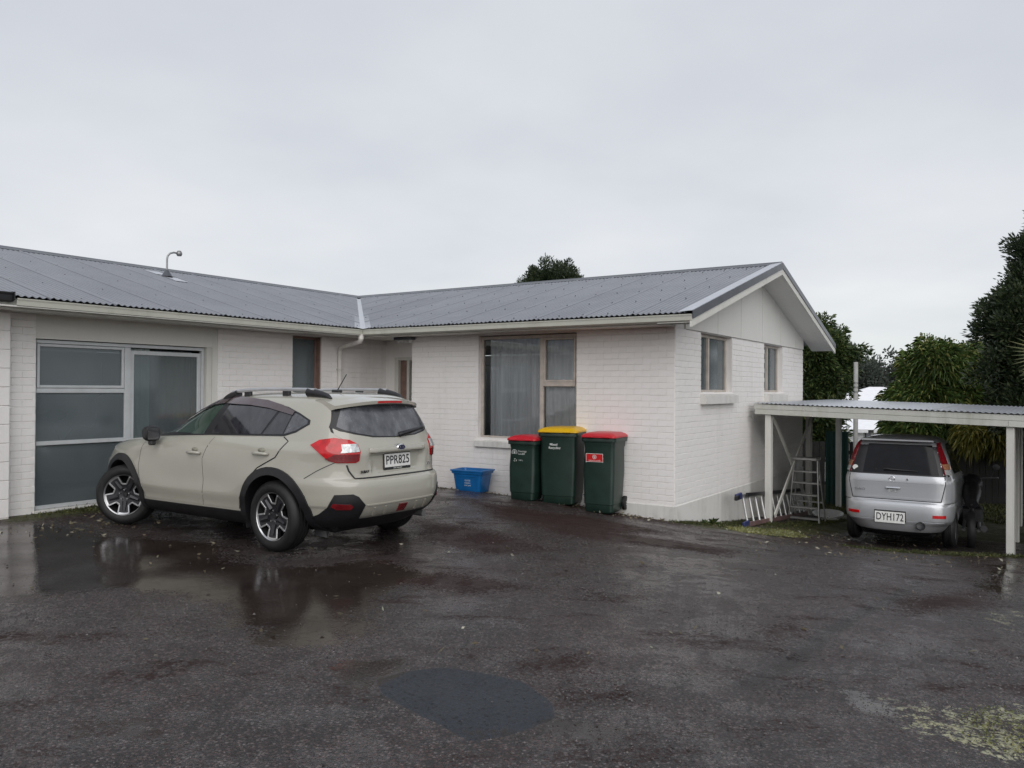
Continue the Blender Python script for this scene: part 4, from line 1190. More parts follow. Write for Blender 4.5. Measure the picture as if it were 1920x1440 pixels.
def alloy_parts(r, y):
    """five broad dark spokes with bright machined edges; y = outer face"""
    k = 5; per = 24
    face, back = [], []
    dk = MB(); br = MB()
    notch_h, notch_in = .33, .56       # half angle of a notch, inner radius fraction
    outline = []
    for s in range(k):
        a0 = math.pi / 2 + s * 2 * math.pi / k
        outline += [(a0 - notch_h, .93), (a0 - notch_h * .62, notch_in), (a0 + notch_h * .62, notch_in), (a0 + notch_h, .93)]
        a1 = a0 + 2 * math.pi / k
        for t in (.2, .4, .6, .8): outline.append((a0 + notch_h + (a1 - a0 - 2 * notch_h) * t, .93))
    pts = [(math.cos(a) * q * r, math.sin(a) * q * r) for a, q in outline]
    n = len(pts)
    def dish(x, z): return y - .012 - .040 * max(0, 1 - math.hypot(x, z) / r) ** 1.2
    vs = []
    for sc in (1.0, .62, .30):
        vs += [(px * sc, dish(px * sc, pz * sc), pz * sc) for px, pz in pts]
    vs += [(px, dish(px, pz) - .045, pz) for px, pz in pts]
    fs = []
    for b in (0, n): fs += [(b + j, b + (j + 1) % n, b + n + (j + 1) % n, b + n + j) for j in range(n)]
    fs += [(3 * n + j, 3 * n + (j + 1) % n, (j + 1) % n, j) for j in range(n)]
    vs.append((0, dish(0, 0), 0)); fs += [(2 * n + j, 2 * n + (j + 1) % n, 4 * n) for j in range(n)]
    dk.add(vs, fs)
    # pinch line pockets on each spoke
    for s in range(k):
        a = math.pi / 2 + (s + .5) * 2 * math.pi / k
        d = Vector((math.cos(a), 0, math.sin(a)))
        p, q = d * r * .34, d * r * .80
        br_pts = [(p.x, dish(p.x, p.z) + .001, p.z), (q.x, dish(q.x, q.z) + .002, q.z)]
        dk.tube(br_pts, [.030 * r / .22, .018 * r / .22], 6)
    # bright edges round each notch and along the rim
    for s in range(k):
        a0 = math.pi / 2 + s * 2 * math.pi / k
        seq = [(a0 - notch_h, .955), (a0 - notch_h * .62, notch_in), (a0 + notch_h * .62, notch_in), (a0 + notch_h, .955)]
        pp = [Vector((math.cos(a) * q * r, 0, math.sin(a) * q * r)) for a, q in seq]
        for i in range(3):
            p, q = pp[i], pp[i + 1]
            br.beam((p.x, dish(p.x, p.z) + .004, p.z), (q.x, dish(q.x, q.z) + .004, q.z), .010, .017, up=(p + q) / 2 if False else Vector((p.z + q.z, 0, -(p.x + q.x))).cross((q - p)).normalized() if False else (q - p).cross(Vector((0, 1, 0))), b=.002)
        arc = [(a0 + notch_h + (2 * math.pi / k - 2 * notch_h) * t / 10) for t in range(11)]
        vs = []
        for a in arc:
            for q, dy in ((.905, .003), (.985, .006)):
                x, z = math.cos(a) * q * r, math.sin(a) * q * r; vs.append((x, dish(x, z) + dy, z))
        br.add(vs, [(2 * i, 2 * i + 1, 2 * i + 3, 2 * i + 2) for i in range(10)])
    br.lathe([(r * .972, y - .016), (r * 1.0, y - .006), (r * 1.03, y - .002), (r * 1.035, y - .012), (r * .99, y - .030)], 60, 'y')
    barrel = MB(); barrel.lathe([(r * .97, y - .012), (r * .93, y - .05), (r * .88, y - .17), (0, y - .175)], 40, 'y')
    nuts = MB()
    for s in range(5):
        a = math.pi / 2 + s * 2 * math.pi / 5; x, z = math.cos(a) * .057, math.sin(a) * .057
        nuts.lathe([(0, .012), (.008, .012), (.010, 0), (.010, -.02)], 6, 'y', (x, dish(x, z) + .012, z))
    cap = MB(); cap.lathe([(0, .006), (.026, .005), (.030, 0), (.030, -.02)], 16, 'y', (0, dish(0, 0) + .012, 0))
    return dk.mesh('spokes', MB_GUN, 30), br.mesh('bright_edge', MB_ALLOY, 30), barrel.mesh('barrel', M['dark'], 30), nuts.mesh('wheel_nuts', M['chrome'], False), cap.mesh('hub_cap', M['blackplastic'], 40)
def steel_cover_parts(r, y):
    m = MB(); m.lathe([(0, y - .005), (r * .35, y - .008), (r * .8, y - .02), (r, y - .006), (r * 1.02, y - .02)], 40, 'y')
    return m.mesh('wheel_cover', M['steel'], 30)

def make_plate(parent, text, loc, rx, w=.37, h=.128, frame=True):
    """number plate facing -x (rear), tilted by rx about y"""
    e = MB()
    m = Matrix.Translation(loc) @ Matrix.Rotation(rx, 4, 'Y')
    if frame:
        e.bevbox(-.006, .012, -w / 2 - .008, w / 2 + .008, -h / 2 - .026, h / 2 + .012, .004, 0, m)
        pf = e.obj('plate_holder', M['blackplastic'], parent)
    else:
        e.bevbox(-.002, .012, -w / 2 - .012, w / 2 + .012, -h / 2 + .02, h / 2 + .022, .004, 0, m); pf = e.obj('plate_holder', M['blackplastic'], parent)
    e = MB(); e.bevbox(-.0105, -.0062, -w / 2, w / 2, -h / 2, h / 2, .001, 0, m); e.obj('number_plate', M['white'], pf)
    tm = text_mesh(text, h * .93, M['ink'], .0006, 1.02, .0014)
    tm.transform(Matrix.Scale(.80, 4, (1, 0, 0)))
    xs = [v.co.x for v in tm.vertices]; k = w * .90 / (max(xs) - min(xs)); tm.transform(Matrix.Scale(k, 4, (1, 0, 0)))
    to = link('plate_lettering', tm, pf)
    to.matrix_local = m @ Matrix(((0, 0, -1, -.0112), (-1, 0, 0, 0), (0, 1, 0, 0), (0, 0, 0, 1)))
    return pf, m

# ---- khaki hatchback-crossover -------------------------------------------------
CO, CH_ = (-1.803, 8.37, -.055), math.atan2(.5588, -.8293)
car = empty('parked_car', CO, CH_, 'khaki beige crossover hatchback parked nose-in at the sliding window', 'car')
lev = [
 (.205, -.60, 3.26, .72, 3.2, 3.5), (.24, -.66, 3.32, .79, 3.6, 3.5), (.30, -.74, 3.38, .838, 4.2, 3.5), (.345, -.80, 3.42, .852, 4.3, 3.5), (.365, -.83, 3.43, .855, 4.3, 3.5), (.45, -.895, 3.48, .868, 4.3, 3.5),
 (.475, -.905, 3.50, .884, 4.3, 3.5), (.56, -.918, 3.52, .889, 4.3, 3.5), (.66, -.912, 3.51, .890, 4.4, 3.5), (.695, -.902, 3.49, .889, 4.4, 3.5), (.715, -.872, 3.47, .888, 4.5, 3.5), (.735, -.838, 3.44, .887, 4.6, 3.5),
 (.80, -.832, 3.42, .884, 4.6, 3.4), (.87, -.830, 3.33, .879, 4.6, 3.6), (.93, -.828, 3.14, .870, 4.7, 3.7), (.975, -.824, 2.90, .860, 4.8, 3.7), (.995, -.818, 2.76, .850, 4.8, 3.6), (1.03, -.800, 2.52, .826, 4.9, 3.3),
 (1.065, -.786, 2.31, .800, 5.0, 2.8), (1.10, -.772, 2.22, .784, 5.0, 2.9), (1.20, -.728, 2.04, .738, 5.0, 3.0), (1.30, -.676, 1.84, .690, 5.0, 3.0), (1.39, -.622, 1.62, .640, 5.0, 3.0),
 (1.445, -.580, 1.44, .602, 5.0, 3.0), (1.475, -.535, 1.28, .560, 4.6, 3.0), (1.50, -.45, 1.12, .490, 4.0, 2.8), (1.518, -.30, .95, .390, 3.5, 2.6), (1.53, -.05, .75, .250, 2.6, 2.4), (1.535, .2, .5, .09, 2.2, 2.2)]
def dent(X, Y, Z):
    X = X.copy(); Y = Y.copy()
    def ss(v, a, b): t = np.clip((v - a) / (b - a), 0, 1); return t * t * (3 - 2 * t)
    rear = X < -.6
    k = ss(Z, .755, .79) * (1 - ss(Z, .945, .955)) * (1 - ss(np.abs(Y), .33 - (Z - .78) * -.25, .375 - (Z - .78) * -.25))
    X[rear] += (.034 * k)[rear]
    # flared rear quarters and front wings
    for hx in (0.0, 2.635):
        g = np.exp(-((X - hx) / .42) ** 2) * np.exp(-((Z - .66) / .16) ** 2) * (np.abs(Y) > .7)
        Y += np.sign(Y) * g * .022
    # door lower hollow
    g = np.exp(-((X - 1.25) / .75) ** 4) * np.exp(-((Z - .62) / .13) ** 2) * (np.abs(Y) > .7)
    Y -= np.sign(Y) * g * .016
    return X, Y, Z
V, F = car_shell(lev, 280, .022, dent)
sh = Shell(V, F)
me = bpy.data.meshes.new('body'); me.from_pydata(V.tolist(), [], F); fix_normals(me)
body_me = cut_arches(me, (0.0, 2.635), .392, .352, 'body')
body_me.materials.clear(); body_me.materials.append(M['khaki']); body_me.materials.append(M['blackplastic'])
for p in body_me.polygons:
    c = p.center; inner = any(math.hypot(c.x - hx, c.z - .352) < .388 + .01 for hx in (0, 2.635)) and abs(c.y) < .95 and (abs(p.normal.y) < .35 and math.hypot(c.x, c.z - .352) < .40 or abs(p.normal.y) < .35 and math.hypot(c.x - 2.635, c.z - .352) < .40)
    low = c.z < .345 and abs(c.x - 1.3) < 1.6 and False
    p.material_index = 1 if (inner or c.z < .30) else 0
body = link('body', body_me, car)
m = MB(); m.bevbox(-.55, 3.15, -.58, .58, .19, .62, .05); m.obj('underbody', M['dark'], car)
# black lower skirts, arch cladding
def ring(hx, r0, r1, a0, a1, n=26):
    return [(hx + r1 * math.cos(R(a0 + (a1 - a0) * i / n)), .352 + r1 * math.sin(R(a0 + (a1 - a0) * i / n))) for i in range(n + 1)] + \
           [(hx + r0 * math.cos(R(a1 - (a1 - a0) * i / n)), .352 + r0 * math.sin(R(a1 - (a1 - a0) * i / n))) for i in range(n + 1)]
for side, dg in (('left', 'dl'), ('right', 'dr')):
    for hx in (0.0, 2.635):
        panel(sh, ring(hx, .385, .462, -16 if hx else -20, 196 if hx else 205), side, .020, .05, .04).obj('arch_cladding', M['blackplastic'], car, smooth=40)
    panel(sh, [(.42, .352), (2.22, .335), (2.22, .215), (.42, .215)], side, .012, .03, .05).obj('sill_cladding', M['blackplastic'], car, smooth=40)
    # doors
    dr = lambda nm, pl: panel(sh, pl, side, .0035, .010, .045).obj(nm, M['khaki'], car, smooth=35)
    fd = dr('front_door', [(1.085, .368), (1.06, .62), (1.075, .84), (1.0, 1.00), (.975, 1.062), (1.95, 1.018), (2.165, .985), (2.205, .90), (2.225, .70), (2.20, .52), (2.14, .36)])
    rd = dr('rear_door', [(1.077, .368), (1.052, .62), (1.067, .84), (.992, 1.00), (.967, 1.066), (-.06, 1.095), (-.135, 1.06), (-.03, .91), (.20, .80), (.40, .62), (.485, .45), (.50, .375)])
    sg = 1 if side == 'left' else -1
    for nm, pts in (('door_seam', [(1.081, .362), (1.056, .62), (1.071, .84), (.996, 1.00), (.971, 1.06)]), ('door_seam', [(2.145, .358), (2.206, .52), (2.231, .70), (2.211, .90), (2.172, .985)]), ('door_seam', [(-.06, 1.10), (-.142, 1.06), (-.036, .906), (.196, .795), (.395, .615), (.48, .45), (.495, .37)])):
        strip(sh, pts, side, .012, .0012).obj(nm, M['ink'], car)  # gap shade laid on as a black strip
    # window band: black trim with glass set on it
    dlo = [(2.40, 1.015), (1.95, 1.035), (1.05, 1.078), (-.06, 1.106), (-.20, 1.145), (-.335, 1.225), (-.325, 1.265), (-.17, 1.325), (.03, 1.383), (.36, 1.432), (.75, 1.452), (1.05, 1.455), (1.35, 1.430), (1.62, 1.355), (1.90, 1.235), (2.16, 1.11)]
    wt = panel(sh, dlo, side, .0045, .010, .05).obj('window_trim', M['blackplastic'], car, smooth=40)
    fg = panel(sh, [(2.05, 1.045), (1.95, 1.05), (1.19, 1.083), (1.075, 1.43), (1.30, 1.415), (1.58, 1.345), (1.84, 1.235), (2.04, 1.12)], side, .0062, .004, .05).obj('window', M['carglass_green'], fd, smooth=40)
    fq = panel(sh, [(2.27, 1.04), (2.085, 1.05), (2.07, 1.115), (2.11, 1.11)], side, .0062, .004, .05).obj('quarter_window', M['carglass_green'], fd, smooth=40)
    rg = panel(sh, [(1.05, 1.092), (.28, 1.113), (.14, 1.37), (.36, 1.41), (.72, 1.43), (.955, 1.432)], side, .0062, .004, .05).obj('window', M['carglass_dark'], rd, smooth=40)
    rq = panel(sh, [(.25, 1.114), (-.035, 1.122), (-.075, 1.335), (.10, 1.36)], side, .0062, .004, .05).obj('quarter_window', M['carglass_dark'], rd, smooth=40)
    qg = panel(sh, [(-.052, 1.124), (-.19, 1.16), (-.31, 1.228), (-.30, 1.258), (-.17, 1.308), (-.092, 1.33)], side, .0062, .004, .04).obj('rear_quarter_glass', M['carglass_wet'], car, smooth=40)
    panel(sh, [(1.075, 1.392), (1.30, 1.372), (1.55, 1.305), (1.84, 1.185), (1.92, 1.215), (1.62, 1.350), (1.32, 1.437), (1.06, 1.458)], side, .022, .005, .05).obj('window_visor', M['visor'], fd, smooth=40)
    panel(sh, [(1.04, 1.393), (.60, 1.385), (.30, 1.362), (-.09, 1.30), (-.10, 1.338), (.10, 1.393), (.36, 1.436), (.75, 1.457), (1.02, 1.460)], side, .022, .005, .05).obj('window_visor', M['visor'], rd, smooth=40)
    # handles: bar over a disc painted darker as the cup's shade
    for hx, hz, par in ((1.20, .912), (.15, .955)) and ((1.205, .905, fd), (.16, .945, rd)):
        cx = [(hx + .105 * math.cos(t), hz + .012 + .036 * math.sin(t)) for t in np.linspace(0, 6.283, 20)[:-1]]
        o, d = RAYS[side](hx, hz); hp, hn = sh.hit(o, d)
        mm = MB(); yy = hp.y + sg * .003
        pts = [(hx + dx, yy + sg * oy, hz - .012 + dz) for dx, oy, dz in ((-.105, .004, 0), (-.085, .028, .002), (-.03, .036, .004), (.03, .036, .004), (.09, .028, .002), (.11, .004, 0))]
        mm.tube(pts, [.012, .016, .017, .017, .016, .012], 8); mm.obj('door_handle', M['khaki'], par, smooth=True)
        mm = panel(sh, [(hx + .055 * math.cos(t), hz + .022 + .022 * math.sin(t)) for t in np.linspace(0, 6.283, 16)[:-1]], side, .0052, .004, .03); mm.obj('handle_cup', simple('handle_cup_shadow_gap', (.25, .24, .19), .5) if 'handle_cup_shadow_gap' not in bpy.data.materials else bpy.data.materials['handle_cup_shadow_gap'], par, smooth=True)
    # door mirror
    mm = MB()
    mp = Matrix.Translation((1.88, sg * .945, 1.07)) @ Matrix.Rotation(sg * R(-6), 4, 'Z')
    rings = []
    for xx, sy, sz in ((-.055, .072, .072), (-.045, .080, .080), (.0, .084, .084), (.06, .072, .070), (.10, .04, .04)):
        rings.append([mp @ Vector((xx, sy * math.copysign(abs(math.cos(t)) ** .6, math.cos(t)), sz * math.copysign(abs(math.sin(t)) ** .6, math.sin(t)))) for t in np.linspace(0, 6.283, 21)[:-1]])
    vs = [v for rg_ in rings for v in rg_]; n = 20
    mm.add(vs, [(i * n + j, i * n + (j + 1) % n, (i + 1) * n + (j + 1) % n, (i + 1) * n + j) for i in range(4) for j in range(n)] + [tuple(range(n)), tuple(range(4 * n, 5 * n))])
    mi_ = mm.obj('mirror', M['blackplastic'], car, smooth=45)
    mm = MB(); mm.bevbox(-.059, -.0555, -.064, .064, -.062, .062, .002, 0, mp); mm.obj('mirror_glass', M['carglass_dark'], mi_)
    mm = MB(); mm.beam((2.16, sg * .79, 1.03), (1.92, sg * .92, 1.03), .09, .05, b=.01); mm.bevbox(1.83, 1.90, sg * .945 - .03, sg * .945 + .03, .945, 1.0, .012); mm.obj('mirror_stalk', M['blackplastic'], mi_)
    # roof rail: bright bar on black feet
    def rz(x, y):
        h, _ = sh.hit((x, y, 3), (0, 0, -1)); return h.z if h else 1.45
    ry = .50
    mm = MB()
    xs = np.linspace(1.06, -.20, 22)
    top = [(x, sg * (ry + .01), min(max(rz(x, sg * ry), 1.43) + .058, 1.562)) for x in xs]
    mm.sweep([(-.022, -.016), (-.026, .002), (-.016, .018), (.016, .018), (.026, .002), (.022, -.016)], top, lambda i: (Vector((0, 1, 0)), Vector((0, 0, 1))))
    rl = mm.obj('roof_rail', M['chrome'] if False else MB_ALLOY, car, smooth=40)
    for x0, x1 in ((1.24, .98), (-.10, -.42)):
        n = 8; pts, rr = [], []
        lo = x0 > 0
        for i in range(n + 1):
            t = i / n; x = x0 + (x1 - x0) * t; s = t if lo else 1 - t
            z = rz(x, sg * ry) ; hgt = .066 * s ** .5
            pts.append((x, sg * (ry + .008), z + hgt * .5)); rr.append(.010 + .55 * hgt)
        mm = MB(); mm.tube(pts, rr, 10); mm.obj('rail_foot', M['blackplastic'], rl, smooth=40)
    for x in (.82, .22):
        mm = MB(); mm.bevbox(x - .05, x + .05, sg * (ry + .01) - .017, sg * (ry + .01) + .017, rz(x, sg * ry) - .01, rz(x, sg * ry) + .05, .006); mm.obj('rail_foot', M['blackplastic'], rl)
    # tail lamp wraps the corner
    lo_ = [(.245, 1.035), (.16, 1.085), (.03, 1.104), (-.11, 1.085), (-.185, 1.045), (-.212, .975), (-.20, .89), (-.17, .874), (.0, .876), (.075, .895)]
    tl = panel(sh, lo_, dg, .010, .022, .03, 0, .006).obj('tail_lamp', M['lampred'], car, smooth=40)
    panel(sh, [(-.20, .955), (.02, .955), (.11, .915), (.06, .898), (-.005, .884), (-.165, .884), (-.19, .895)], dg, .0176, .004, .03).obj('lower_lens', M['lampdark'], tl, smooth=40)
    panel(sh, [(-.035, 1.042), (-.178, 1.046), (-.200, .975), (-.03, .968), (-.045, .985)], dg, .0186, .004, .03).obj('reversing_lens', M['lampwhite'], tl, smooth=40)
    # bumper corner insert with red reflector
    ins = panel(sh, [(.02, .585), (-.15, .59), (-.20, .565), (-.262, .485), (-.205, .365), (-.185, .30), (-.10, .262), (.20, .27), (.24, .36), (.16, .40), (.09, .46)], dg, .010, .03, .04).obj('bumper_insert', M['blackplastic'], car, smooth=40)
    panel(sh, [(.03, .505), (-.135, .495), (-.15, .475), (-.13, .452), (.0, .455), (.05, .478)], dg, .018, .012, .03).obj('reflector', M['lampdark'], ins, smooth=40)
    # bumper seam up to the lamp, headlamp
    strip(sh, [(-.40, .725), (-.52, .80), (-.68, .885)], side, .007, .0016).obj('bumper_seam', M['ink'], car)  # bumper joint: its shade is a black strip
    panel(sh, [(2.98, .835), (3.15, .795), (3.42, .70), (3.44, .66), (3.30, .67), (3.10, .745)], side, .006, .012, .04).obj('headlamp', M['lampwhite'], car, smooth=40)
# tailgate
tg_out = [(-.56, .732), (.56, .732), (.60, .80), (.615, .86), (.575, .90), (.56, .98), (.60, 1.07), (.66, 1.13), (.655, 1.18), (.60, 1.30), (.555, 1.405), (.0, 1.43), (-.555, 1.405), (-.60, 1.30), (-.655, 1.18), (-.66, 1.13), (-.60, 1.07), (-.56, .98), (-.575, .90), (-.615, .86), (-.60, .80)]
tg = panel(sh, [(a * .985, b) for a, b in tg_out], 'rear', .0035, .010, .035).obj('tailgate', M['khaki'], car, smooth=35)
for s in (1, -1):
    strip(sh, [(s * a * 1.0, b) for a, b in [(0, .728), (.56, .728), (.603, .80), (.618, .855)]], 'rear', .014, .0012).obj('tailgate_seam', M['ink'], car)  # tailgate gap shade as a black strip
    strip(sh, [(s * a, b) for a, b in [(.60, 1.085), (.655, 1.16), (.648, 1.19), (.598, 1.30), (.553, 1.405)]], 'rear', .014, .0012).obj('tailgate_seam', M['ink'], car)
rgl = [(0, 1.088), (.30, 1.10), (.50, 1.135), (.60, 1.165), (.645, 1.20), (.60, 1.285), (.545, 1.375), (.30, 1.405), (0, 1.415)]
gl = rgl + [(-a, b) for a, b in reversed(rgl[1:-1])]
panel(sh, [(a * 1.015, b) for a, b in gl], 'rear', .0065, .006, .04).obj('glass_trim', M['blackplastic'], tg, smooth=40)
panel(sh, [(a * .955, 1.255 + (b - 1.255) * .94) for a, b in gl], 'rear', .0095, .005, .04).obj('rear_window', M['carglass_wet'], tg, smooth=40)
# spoiler with brake light
mm = MB(); n = 24; vs = []
for i in range(n + 1):
    y = -.585 + 1.17 * i / n; q = abs(y) / .585; c = 1 - q ** 3.2
    xb = -.50 + .10 * q ** 3; zt = 1.478 - .035 * q ** 2.5
    tip = -.715 + .16 * q ** 3; zt2 = 1.452 - .05 * q ** 2.5
    vs += [(xb + .12, y, zt + .016), (xb, y, zt + .010), (tip + .04, y, zt2 + .010), (tip, y, zt2), (tip + .004, y, zt2 - .030), (tip + .10, y, zt2 - .055), (xb + .12, y, zt - .05)]
mm.add(vs, [(7 * i + j, 7 * i + (j + 1) % 7, 7 * i + 7 + (j + 1) % 7, 7 * i + 7 + j) for i in range(n) for j in range(7)] + [tuple(range(7)), tuple(range(7 * n, 7 * n + 7))])
sp_ = mm.obj('spoiler', M['khaki'], tg, smooth=40)
mm = MB(); vs = []
for i in range(13):
    y = -.17 + .34 * i / 12; q = abs(y) / .585; tip = -.715 + .16 * q ** 3; z2 = 1.452 - .05 * q ** 2.5
    vs += [(tip - .003, y, z2 - .003), (tip - .003, y, z2 - .024), (tip + .03, y, z2 - .003), (tip + .03, y, z2 - .024)]
mm.add(vs, [(4*i, 4*i+1, 4*i+5, 4*i+4) for i in range(12)] + [(4*i, 4*i+4, 4*i+6, 4*i+2) for i in range(12)] + [(4*i+1, 4*i+3, 4*i+7, 4*i+5) for i in range(12)] + [(0, 2, 3, 1), (48, 49, 51, 50)])
mm.obj('brake_light', M['lampred'], sp_)
# plate garnish bar, badge, wiper, plate
mm = MB(); vs = []
for i in range(17):
    y = -.40 + .80 * i / 16; hp, _ = sh.hit((-3, y, .99), (1, 0, 0)); e = 1 if 0 < i < 16 else .3
    vs += [(hp.x - .004, y, 1.008), (hp.x - .034 * e - .004, y, 1.000), (hp.x - .044 * e - .004, y, .978), (hp.x - .040 * e - .004, y, .962), (hp.x + .02, y, .962), (hp.x + .02, y, 1.008)]
mm.add(vs, [(6*i+j, 6*i+(j+1)%6, 6*i+6+(j+1)%6, 6*i+6+j) for i in range(16) for j in range(6)] + [tuple(range(6)), tuple(range(96, 102))])
mm.obj('garnish_bar', M['khaki'], tg, smooth=40)
hp, _ = sh.hit((-3, 0, 1.0), (1, 0, 0)); bx = hp.x - .046
mm = MB(); n = 24
for rr, dx, mt in ((1.0, 0, None),):
    vs = [(bx, .062 * math.cos(t), .995 + .034 * math.sin(t)) for t in np.linspace(0, 6.283, n + 1)[:-1]] + [(bx - .010, .052 * math.cos(t), .995 + .027 * math.sin(t)) for t in np.linspace(0, 6.283, n + 1)[:-1]] + [(bx + .05, .062 * math.cos(t), .995 + .034 * math.sin(t)) for t in np.linspace(0, 6.283, n + 1)[:-1]]
    mm.add(vs, [(j, (j + 1) % n, n + (j + 1) % n, n + j) for j in range(n)] + [(2*n+j, 2*n+(j+1)%n, (j+1)%n, j) for j in range(n)] + [tuple(range(n, 2*n))])
em = mm.obj('emblem', M['chrome'], tg, smooth=30)
mm = MB(); mm.add([(bx - .0112, .045 * math.cos(t), .995 + .022 * math.sin(t)) for t in np.linspace(0, 6.283, n + 1)[:-1]], [tuple(range(n))]); mm.obj('emblem_field', simple('navy_enamel', (.01, .012, .05), .2), em)
mm = MB()
for sy, sz, q in ((.024, .004, .011), (.002, .008, .006), (-.016, .006, .006), (.006, -.010, .006), (-.014, -.009, .006), (-.026, -.001, .005)):
    mm.add([(bx - .013, sy + q * math.cos(t) * (1 if k % 2 == 0 else .35), .995 + sz + q * math.sin(t) * (1 if k % 2 == 0 else .35)) for k, t in enumerate(np.linspace(0, 6.283, 9)[:-1])], [tuple(range(8))])
mm.obj('emblem_stars', M['chrome'], em)
def badge(txt, y, z, size, mat, tilt=0):
    tm = text_mesh(txt, size, mat, .002, 1.05, .0008); h, _ = sh.hit((-3, y, z), (1, 0, 0))
    o = link('badge_lettering', tm, tg); o.matrix_local = Matrix.Translation((h.x - .008, y, z)) @ Matrix(((0, 0, -1, 0), (-1, 0, 0, 0), (0, 1, 0, 0), (0, 0, 0, 1)))
badge('SUBARU', .445, .785, .036, M['ink']); badge('XV', -.47, .80, .05, M['chrome'])
hp, _ = sh.hit((-3, 0, .865), (1, 0, 0))
pf, pm = make_plate(tg, 'PPR825', (hp.x - .012, 0, .868), R(3))
tm = text_mesh('NEW ZEALAND', .017, M['decal'], .0006, 1.05); o = link('holder_lettering', tm, pf); o.matrix_local = pm @ Matrix(((0, 0, -1, -.0072), (-1, 0, 0, 0), (0, 1, 0, -.0775), (0, 0, 0, 1)))
hp, hn = sh.hit((-3, -.1, 1.13), (1, 0, 0)); hq, _ = sh.hit((-3, -.52, 1.165), (1, 0, 0))
mm = MB(); mm.tube([(hp.x - .02, -.06, 1.112), (hp.x - .045, -.10, 1.125), (hq.x - .035, -.44, 1.165), (hq.x - .02, -.50, 1.168)], [.026, .024, .016, .006], 8); mm.obj('rear_wiper', M['blackplastic'], tg, smooth=40)
# lower rear: trim line, ribs, centre fog lamp
mm = panel(sh, [(-.48, .484), (.48, .484), (.48, .474), (-.48, .474)], 'rear', .010, .02, .04); mm.obj('bumper_lip', M['khaki'], car, smooth=40)
for y in (-.36, -.22, .22, .36):
    panel(sh, [(y - .03, .37), (y + .01, .37), (y + .035, .45), (y + .015, .45)], 'rear', .010, .02, .03).obj('bumper_rib', M['khaki'], car, smooth=40)
panel(sh, [(-.055, .375), (.045, .375), (.06, .45), (-.06, .45)], 'rear', .010, .02, .03).obj('fog_lamp', M['lampdark'], car, smooth=40)
panel(sh, [(-.56, .345), (.56, .345), (.52, .225), (-.52, .225)], 'rear', .004, .02, .05).obj('bumper_skirt', M['blackplastic'], car, smooth=40)
mm = MB(); mm.tube([(-.05, -.42, .30), (-.80, -.42, .285)], .032, 12); mm.obj('exhaust', M['steel'], car, smooth=40)
# windscreen, antenna
ws = [(0, 1.05), (.45, 1.05), (.66, 1.06), (.60, 1.22), (.50, 1.40), (.30, 1.445), (0, 1.455)]
panel(sh, ws + [(-a, b) for a, b in reversed(ws[1:-1])], 'front', .005, .008, .06).obj('windscreen', M['carglass_dark'], car, smooth=40)
mm = MB(); mm.bevbox(-.02, .10, -.028, .028, 1.525, 1.555, .01); mm.tube([(.03, 0, 1.55), (-.10, 0, 1.715)], [.006, .0045], 6); mm.obj('antenna', M['blackplastic'], car)
# wheels
ty = tyre_mesh(.340, .232, .225)
ap = alloy_parts(.226, .1005)
def wheel(x, y, steer, parent, zc=.34):
    e = bpy.data.objects.new('wheel', None); COL.objects.link(e); e.parent = parent
    e.location = (x, y, zc); e.rotation_euler = (0, R(random.uniform(0, 70)) * 0, steer + (0 if y > 0 else math.pi))
    link('tyre', ty, e)
    for mname, mm_ in zip(('spokes', 'rim', 'barrel', 'wheel_nuts', 'hub_cap'), ap): link(mname, mm_, e)
    return e
wheel(0, .768, 0, car); wheel(0, -.768, 0, car)
wheel(2.635, .758, R(31), car); wheel(2.635, -.758, R(31), car)

# ---- silver people-carrier under the carport --------------------------------------
C2O, C2H = (5.77, 12.04, -.85), R(56.5)
van = empty('parked_car', C2O, C2H, 'silver tall hatchback parked tail-out under the white carport', 'car')
lev2 = [(.20, .14, 3.6, .62, 3.4, 3), (.26, .07, 3.7, .70, 4, 3), (.36, .02, 3.80, .755, 4.6, 3), (.45, .0, 3.83, .772, 7.0, 3), (.52, -.005, 3.84, .778, 7.0, 3), (.56, -.006, 3.84, .779, 7.0, 3), (.66, .0, 3.80, .779, 7.0, 3), (.70, .02, 3.78, .778, 7.0, 3), (.72, .052, 3.75, .777, 9.0, 3),
 (.80, .055, 3.6, .776, 9.0, 3), (.95, .055, 3.2, .772, 9.0, 3), (1.00, .052, 3.0, .768, 9.0, 3), (1.05, .056, 2.8, .758, 9.0, 3), (1.10, .068, 2.65, .738, 9.0, 3), (1.14, .078, 2.55, .725, 9.0, 3), (1.30, .13, 2.3, .685, 9.0, 3), (1.48, .195, 2.0, .630, 9.0, 3), (1.57, .235, 1.85, .590, 7.0, 3), (1.62, .30, 1.7, .53, 4.5, 3), (1.655, .45, 1.5, .42, 3.6, 2.8), (1.675, .7, 1.3, .25, 2.6, 2.4), (1.68, .9, 1.1, .08, 2.2, 2.2)]
V, F = car_shell(lev2, 240, .03)
sh = Shell(V, F)
me = bpy.data.meshes.new('body'); me.from_pydata(V.tolist(), [], F); fix_normals(me)
bm2 = cut_arches(me, (.66, 3.10), .335, .30, 'body'); bm2.materials.clear(); bm2.materials.append(M['silver']); bm2.materials.append(M['blackplastic'])
for p in bm2.polygons:
    if p.center.z < .27: p.material_index = 1
link('body', bm2, van)
m = MB(); m.bevbox(.25, 3.5, -.52, .52, .16, .6, .05); m.obj('underbody', M['dark'], van)
gt = panel(sh, [(-.60, .74), (.60, .74), (.655, 1.0), (.64, 1.10), (.54, 1.60), (-.54, 1.60), (-.64, 1.10), (-.655, 1.0)], 'rear', .0035, .010, .05).obj('tailgate', M['silver'], van, smooth=35)
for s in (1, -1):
    strip(sh, [(s * .607, .735), (s * .662, 1.0), (s * .65, 1.095)], 'rear', .012, .0012).obj('tailgate_seam', M['ink'], van)
